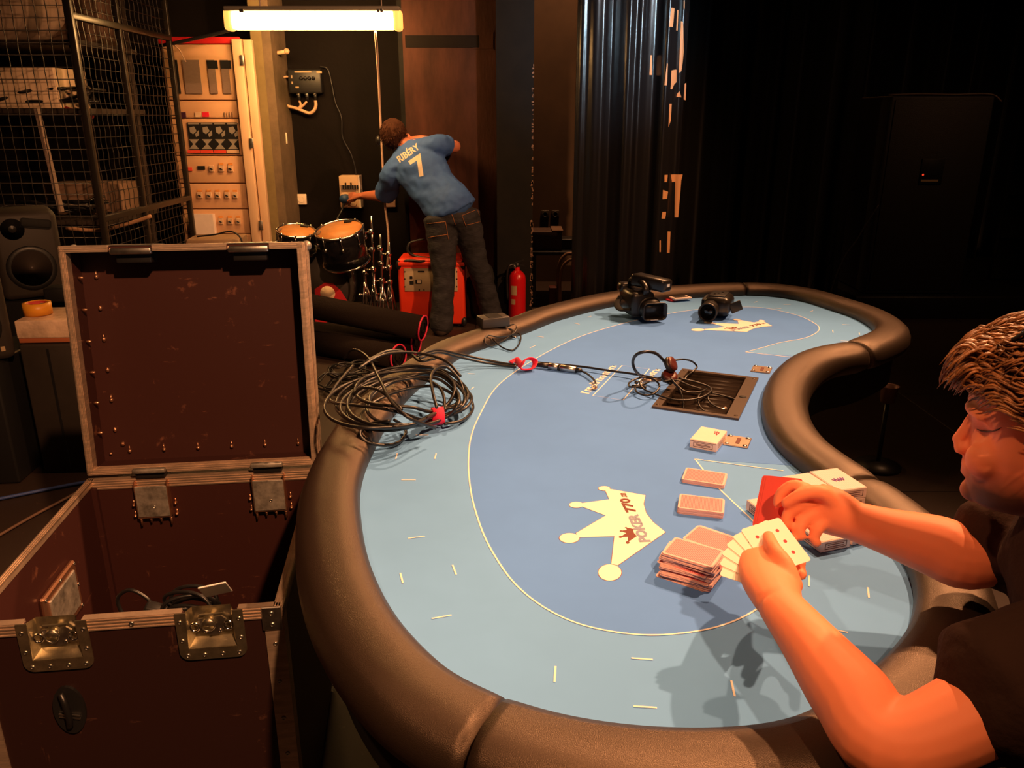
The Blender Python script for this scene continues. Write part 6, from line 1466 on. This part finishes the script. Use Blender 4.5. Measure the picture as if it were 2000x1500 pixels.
# ---------------------------------------------------------------- the standing man at the back
sm_ = thing('person', 'man in blue numbered shirt and dark jeans bending towards the fuse box', 'person', A3(890, 640, 5.75)*1)
ORG[sm_] = V((A3(890, 400, 5.75).x, 5.75, 0)); sm_.location = ORG[sm_]
PV = A3(880, 412, 5.75); CH_ = A3(818, 322, 5.93); NB = A3(797, 290, 5.98); HD = A3(768, 264, 6.02)
sl, sr = A3(768, 338, 5.98), A3(852, 284, 5.92); el_, wl_, hl_ = A3(752, 382, 6.18), A3(712, 382, 6.38), A3(694, 384, 6.48); er_, wr_ = A3(889, 286, 6.03), A3(822, 272, 6.10)
hl, kl, al = A3(860, 428, 5.74), A3(867, 532, 5.68), V((A3(862, 640, 5.62).x, 5.62, .09)); hr_, kr, ar = A3(906, 420, 5.76), A3(931, 512, 5.82), V((A3(962, 605, 5.9).x, 5.90, .09))
mb = MB()
up_h = (HD-NB).normalized()
limb(mb, [HD-up_h*.05, HD, HD+up_h*.055], [(.070, .080), (.080, .098), (.066, .082)], up=(0, 1, 0))
mb.ell(HD+V((.0, .06, -.03)), (.06, .06, .07)); limb(mb, [HD-up_h*.05, NB], [.052, .060])
mb.ell(HD+V((.0, .115, -.02)), (.014, .022, .022), seg=10, rings=8)
for s in (-1, 1): mb.ell(HD+V((s*.072, .0, -.012+s*.01)), (.012, .016, .030), seg=10, rings=8)
limb(mb, [NB, CH_, A3(850, 370, 5.85), PV], [(.10, .07), (.165, .105), (.150, .10), (.155, .105)], up=(0, 1, 0))
limb(mb, [NB, sl, sl.lerp(el_, .5), el_, el_.lerp(wl_, .4), wl_], [.06, .058, .05, .043, .042, .030])
limb(mb, [NB, sr, sr.lerp(er_, .5), er_, er_.lerp(wr_, .4), wr_], [.06, .058, .05, .043, .042, .030])
limb(mb, [wl_, wl_.lerp(hl_, .6), hl_], [.030, (.036, .026), (.034, .022)])
for k in range(4):
    o = V((-.004, .0, .03-.02*k)); limb(mb, [hl_+o, hl_+o+V((-.045, .03, -.012)), hl_+o+V((-.055, .06, -.035))], [.0115, .0105, .009], seg=8)
limb(mb, [wl_+V((-.02, -.02, .0)), hl_+V((-.03, -.03, -.02)), hl_+V((-.065, .0, -.035))], [.014, .012, .010], seg=8)
limb(mb, [wr_, wr_+V((-.05, .01, .0)), wr_+V((-.085, .0, -.005))], [.030, (.036, .024), (.034, .020)])
for k in range(4):
    o = wr_+V((-.085, 0, .03-.02*k)); limb(mb, [o, o+V((-.035, -.012, .01)), o+V((-.055, .01, .015))], [.011, .010, .009], seg=8)
limb(mb, [wr_+V((-.03, .02, -.02)), wr_+V((-.07, .05, -.03))], [.013, .010], seg=8)
for h, k, a in ((hl, kl, al), (hr_, kr, ar)):
    limb(mb, [h, h.lerp(k, .5), k, k.lerp(a, .4), a], [.085, .078, .060, .060, .042], up=(0, 1, 0)); limb(mb, [a+V((0, -.03, -.04)), a+V((0, .10, -.055))], [(.036, .03), (.036, .022)])
mskin = mat('man_skin', (.60, .20, .11), .5, sss=.05)
skin_mesh('body', mb, mskin, sm_, .008, 3)
shirtm = mat('blue_jersey', (.045, .13, .42), .8, var=.12, vs=9, bump=.2, bs=25)
mb = MB()
limb(mb, [NB+V((0, .0, -.02)), CH_, A3(850, 370, 5.85), A3(878, 402, 5.76), A3(884, 412, 5.75)], [(.13, .085), (.190, .125), (.172, .120), (.180, .136), (.186, .142)], up=(0, 1, 0))
limb(mb, [NB+V((0, 0, -.03)), sl, sl.lerp(el_, .5), sl.lerp(el_, .92)], [.085, .085, .082, .088]); limb(mb, [NB+V((0, 0, -.03)), sr, sr.lerp(er_, .4), sr.lerp(er_, .62)], [.085, .082, .076, .076])
shirt = skin_mesh('jersey', mb, shirtm, sm_, .010, 4, lambda p: .010*NZ.noise(V((p.x*6, p.y*6, p.z*14)))+.004*NZ.noise(p*26))
jeans_m = mat('dark_denim', (.022, .022, .028), .85, var=.5, vs=7, bump=.35, bs=40, stretch=(1, 1, 2.5))
mb = MB()
limb(mb, [A3(884, 404, 5.755), PV, A3(882, 432, 5.75)], [(.150, .106), (.160, .118), (.165, .125)], up=(0, 1, 0))
for h, k, a in ((hl, kl, al), (hr_, kr, ar)): limb(mb, [h, h.lerp(k, .4), k, k.lerp(a, .45), a+V((0, 0, -.045))], [.118, .106, .084, .080, .086], up=(0, 1, 0))
jeans = skin_mesh('jeans', mb, jeans_m, sm_, .010, 3, lambda p: .007*NZ.noise(V((p.x*6, p.y*6, p.z*17)))+.004*NZ.noise(p*30))
for a in (al, ar):
    m = MB(); limb(m, [a+V((0, -.05, -.048)), a+V((0, .05, -.05)), a+V((-.01, .13, -.06))], [(.045, .042), (.050, .038), (.042, .028)]); obj('shoe', m, mat('dark_shoe', (.05, .035, .03), .6) if 'dark_shoe' not in MT else MT['dark_shoe'], sm_)
# hair
hm2 = mat('short_brown_hair', (.050, .018, .009), .85, var=.3, vs=80, spec=.15)
mb = MB(); rr = random.Random(4)
mb.ell(HD+V((.004, -.022, .012)), (.092, .090, .106), seg=28, rings=18)
for i, v in enumerate(mb.v): mb.v[i] = v+V((NZ.noise(v*40), NZ.noise(v*40+V((7, 0, 0))), NZ.noise(v*40+V((0, 7, 0)))))*.006
for q in range(500):
    d = V((rr.gauss(0, 1), rr.gauss(-.4, .8), rr.gauss(.3, .8))).normalized(); p = HD+V((.004+d.x*.090, -.022+d.y*.088, .012+d.z*.104))
    mb.tube([p, p+d*.006+V((rr.uniform(-.006, .006), 0, -.006)), p+d*.007+V((rr.uniform(-.008, .008), 0, -.016))], [.0022, .002, .0006], 4)
obj('hair', mb, hm2, sm_)
# lettering and number printed on the back
def bvh_of(o):
    me = o.data; off = ORG[o.parent]; return BVHTree.FromPolygons([v.co+off for v in me.vertices], [tuple(p.vertices) for p in me.polygons])
tb = bvh_of(shirt); jb = bvh_of(jeans)
def on(bv, px, py, lift=.003):
    d = ray(px, py).normalized(); h = bv.ray_cast(V((0, 0, CAMH)), d)
    return (h[0]-d*lift) if h[0] is not None else None
prm = mat('cream_shirt_print', (.72, .62, .50), .7)
def shirt_text(s, o, d, upv, nm, bold=.03):
    vs, fs = text2d(s, bold); P = []
    bm = bmesh.new(); bv_ = [bm.verts.new((u, v, 0)) for u, v in vs]
    for f in fs:
        try: bm.faces.new([bv_[i] for i in f])
        except ValueError: pass
    bmesh.ops.triangulate(bm, faces=bm.faces[:])
    for _ in range(2 if len(s) > 1 else 4): bmesh.ops.subdivide_edges(bm, edges=[e for e in bm.edges if e.calc_length() > .09], cuts=1, use_grid_fill=True); bmesh.ops.triangulate(bm, faces=bm.faces[:])
    bm.verts.index_update(); vs = [(v.co.x, v.co.y) for v in bm.verts]; fs = [tuple(v.index for v in f.verts) for f in bm.faces]; bm.free()
    for u, v in vs:
        px = o[0]+d[0]*u+upv[0]*v; py = o[1]+d[1]*u+upv[1]*v; P.append(on(tb, px, py))
    ok = [f for f in fs if all(P[i] is not None for i in f)]; P = [p if p is not None else V((0, 5.8, 1)) for p in P]
    used = sorted({i for f in ok for i in f}); mp = {i: k for k, i in enumerate(used)}
    m = MB(); m.add([P[i] for i in used], [tuple(mp[i] for i in f) for f in ok]); obj(nm, m, prm, shirt)
shirt_text('RIBÉRY', (781, 318), (40, -28), (-9, -14), 'back_lettering')
shirt_text('7', (819, 349), (24, -16), (-22, -34), 'back_number')
# jeans details
stitch = mat('tan_stitching', (.35, .14, .05), .7)
def jline(pts, nm='stitching', mt_=None, r=.0022):
    P = [on(jb, *p, .003) for p in pts]; P = [p for p in P if p is not None]
    if len(P) > 1: m = MB(); m.tube(P, r, 5); obj(nm, m, mt_ or stitch, jeans)
def ln(a, b, n=6): return [(a[0]+(b[0]-a[0])*k/n, a[1]+(b[1]-a[1])*k/n) for k in range(n+1)]
jline(ln((834, 437), (870, 433))); jline(ln((870, 433), (876, 468))); jline(ln((836, 464), (874, 458)))
jline(ln((902, 421), (932, 409))); jline(ln((902, 421), (911, 444))); jline(ln((910, 440), (938, 433))); jline(ln((932, 409), (942, 434)))
jline(ln((874, 387), (880, 412))+ln((880, 412), (890, 440)), 'seam')
for c0, c1, nm, mt_ in (((904, 388), (920, 395), 'leather_patch', mat('red_patch', (.55, .05, .03), .6)),):
    q = [on(jb, px, py, .004) for px, py in ((904, 390), (917, 386), (920, 393), (907, 396))]
    if all(q): m = MB(); m.add(q, [(0, 3, 2, 1)]); obj(nm, m, mt_, jeans)
# headset on his head, plug in his hand
hs = thing('headset', 'pale headphone band over the standing man\'s head', 'headset', HD)
m = MB(); m.tube([HD+V((.088*math.sin(t), -.045+.02*math.cos(t)*0, 0))*0+HD*0+HD+V((-.108*math.sin(t*1.0), -.045, .012+.122*math.cos(t))) for t in [(-.35+k*.16) for k in range(16)]], .010, 8, flat=.5); obj('band', m, mat('pale_band', (.5, .36, .28), .5), hs)
m = MB(); m.lathe([(.03, 0), (.036, .012), (.02, .028)], HD+V((-.092, -.045, -.035)), (-1, -.3, 0), 18); obj('ear_cup', m, black, hs)
plugm = mat('blue_plug', (.02, .06, .16), .5)
pg = thing('mains_plug', 'blue-black mains plug in the standing man\'s outstretched hand', 'plug', hl_+V((-.08, .02, -.06)))
m = MB(); c = A3(673, 388, 6.53); m.cyl(c+V((0, -.03, 0)), c+V((0, .055, 0)), .036, .032, 16); obj('plug_body', m, plugm, pg)
m = MB(); m.tube(cat_rom([c+V((0, -.02, -.02)), A3(668, 410, 6.50), A3(660, 425, 6.45), A3(655, 440, 6.4)], 6), .009, 8); obj('plug_lead', m, rubber, pg)
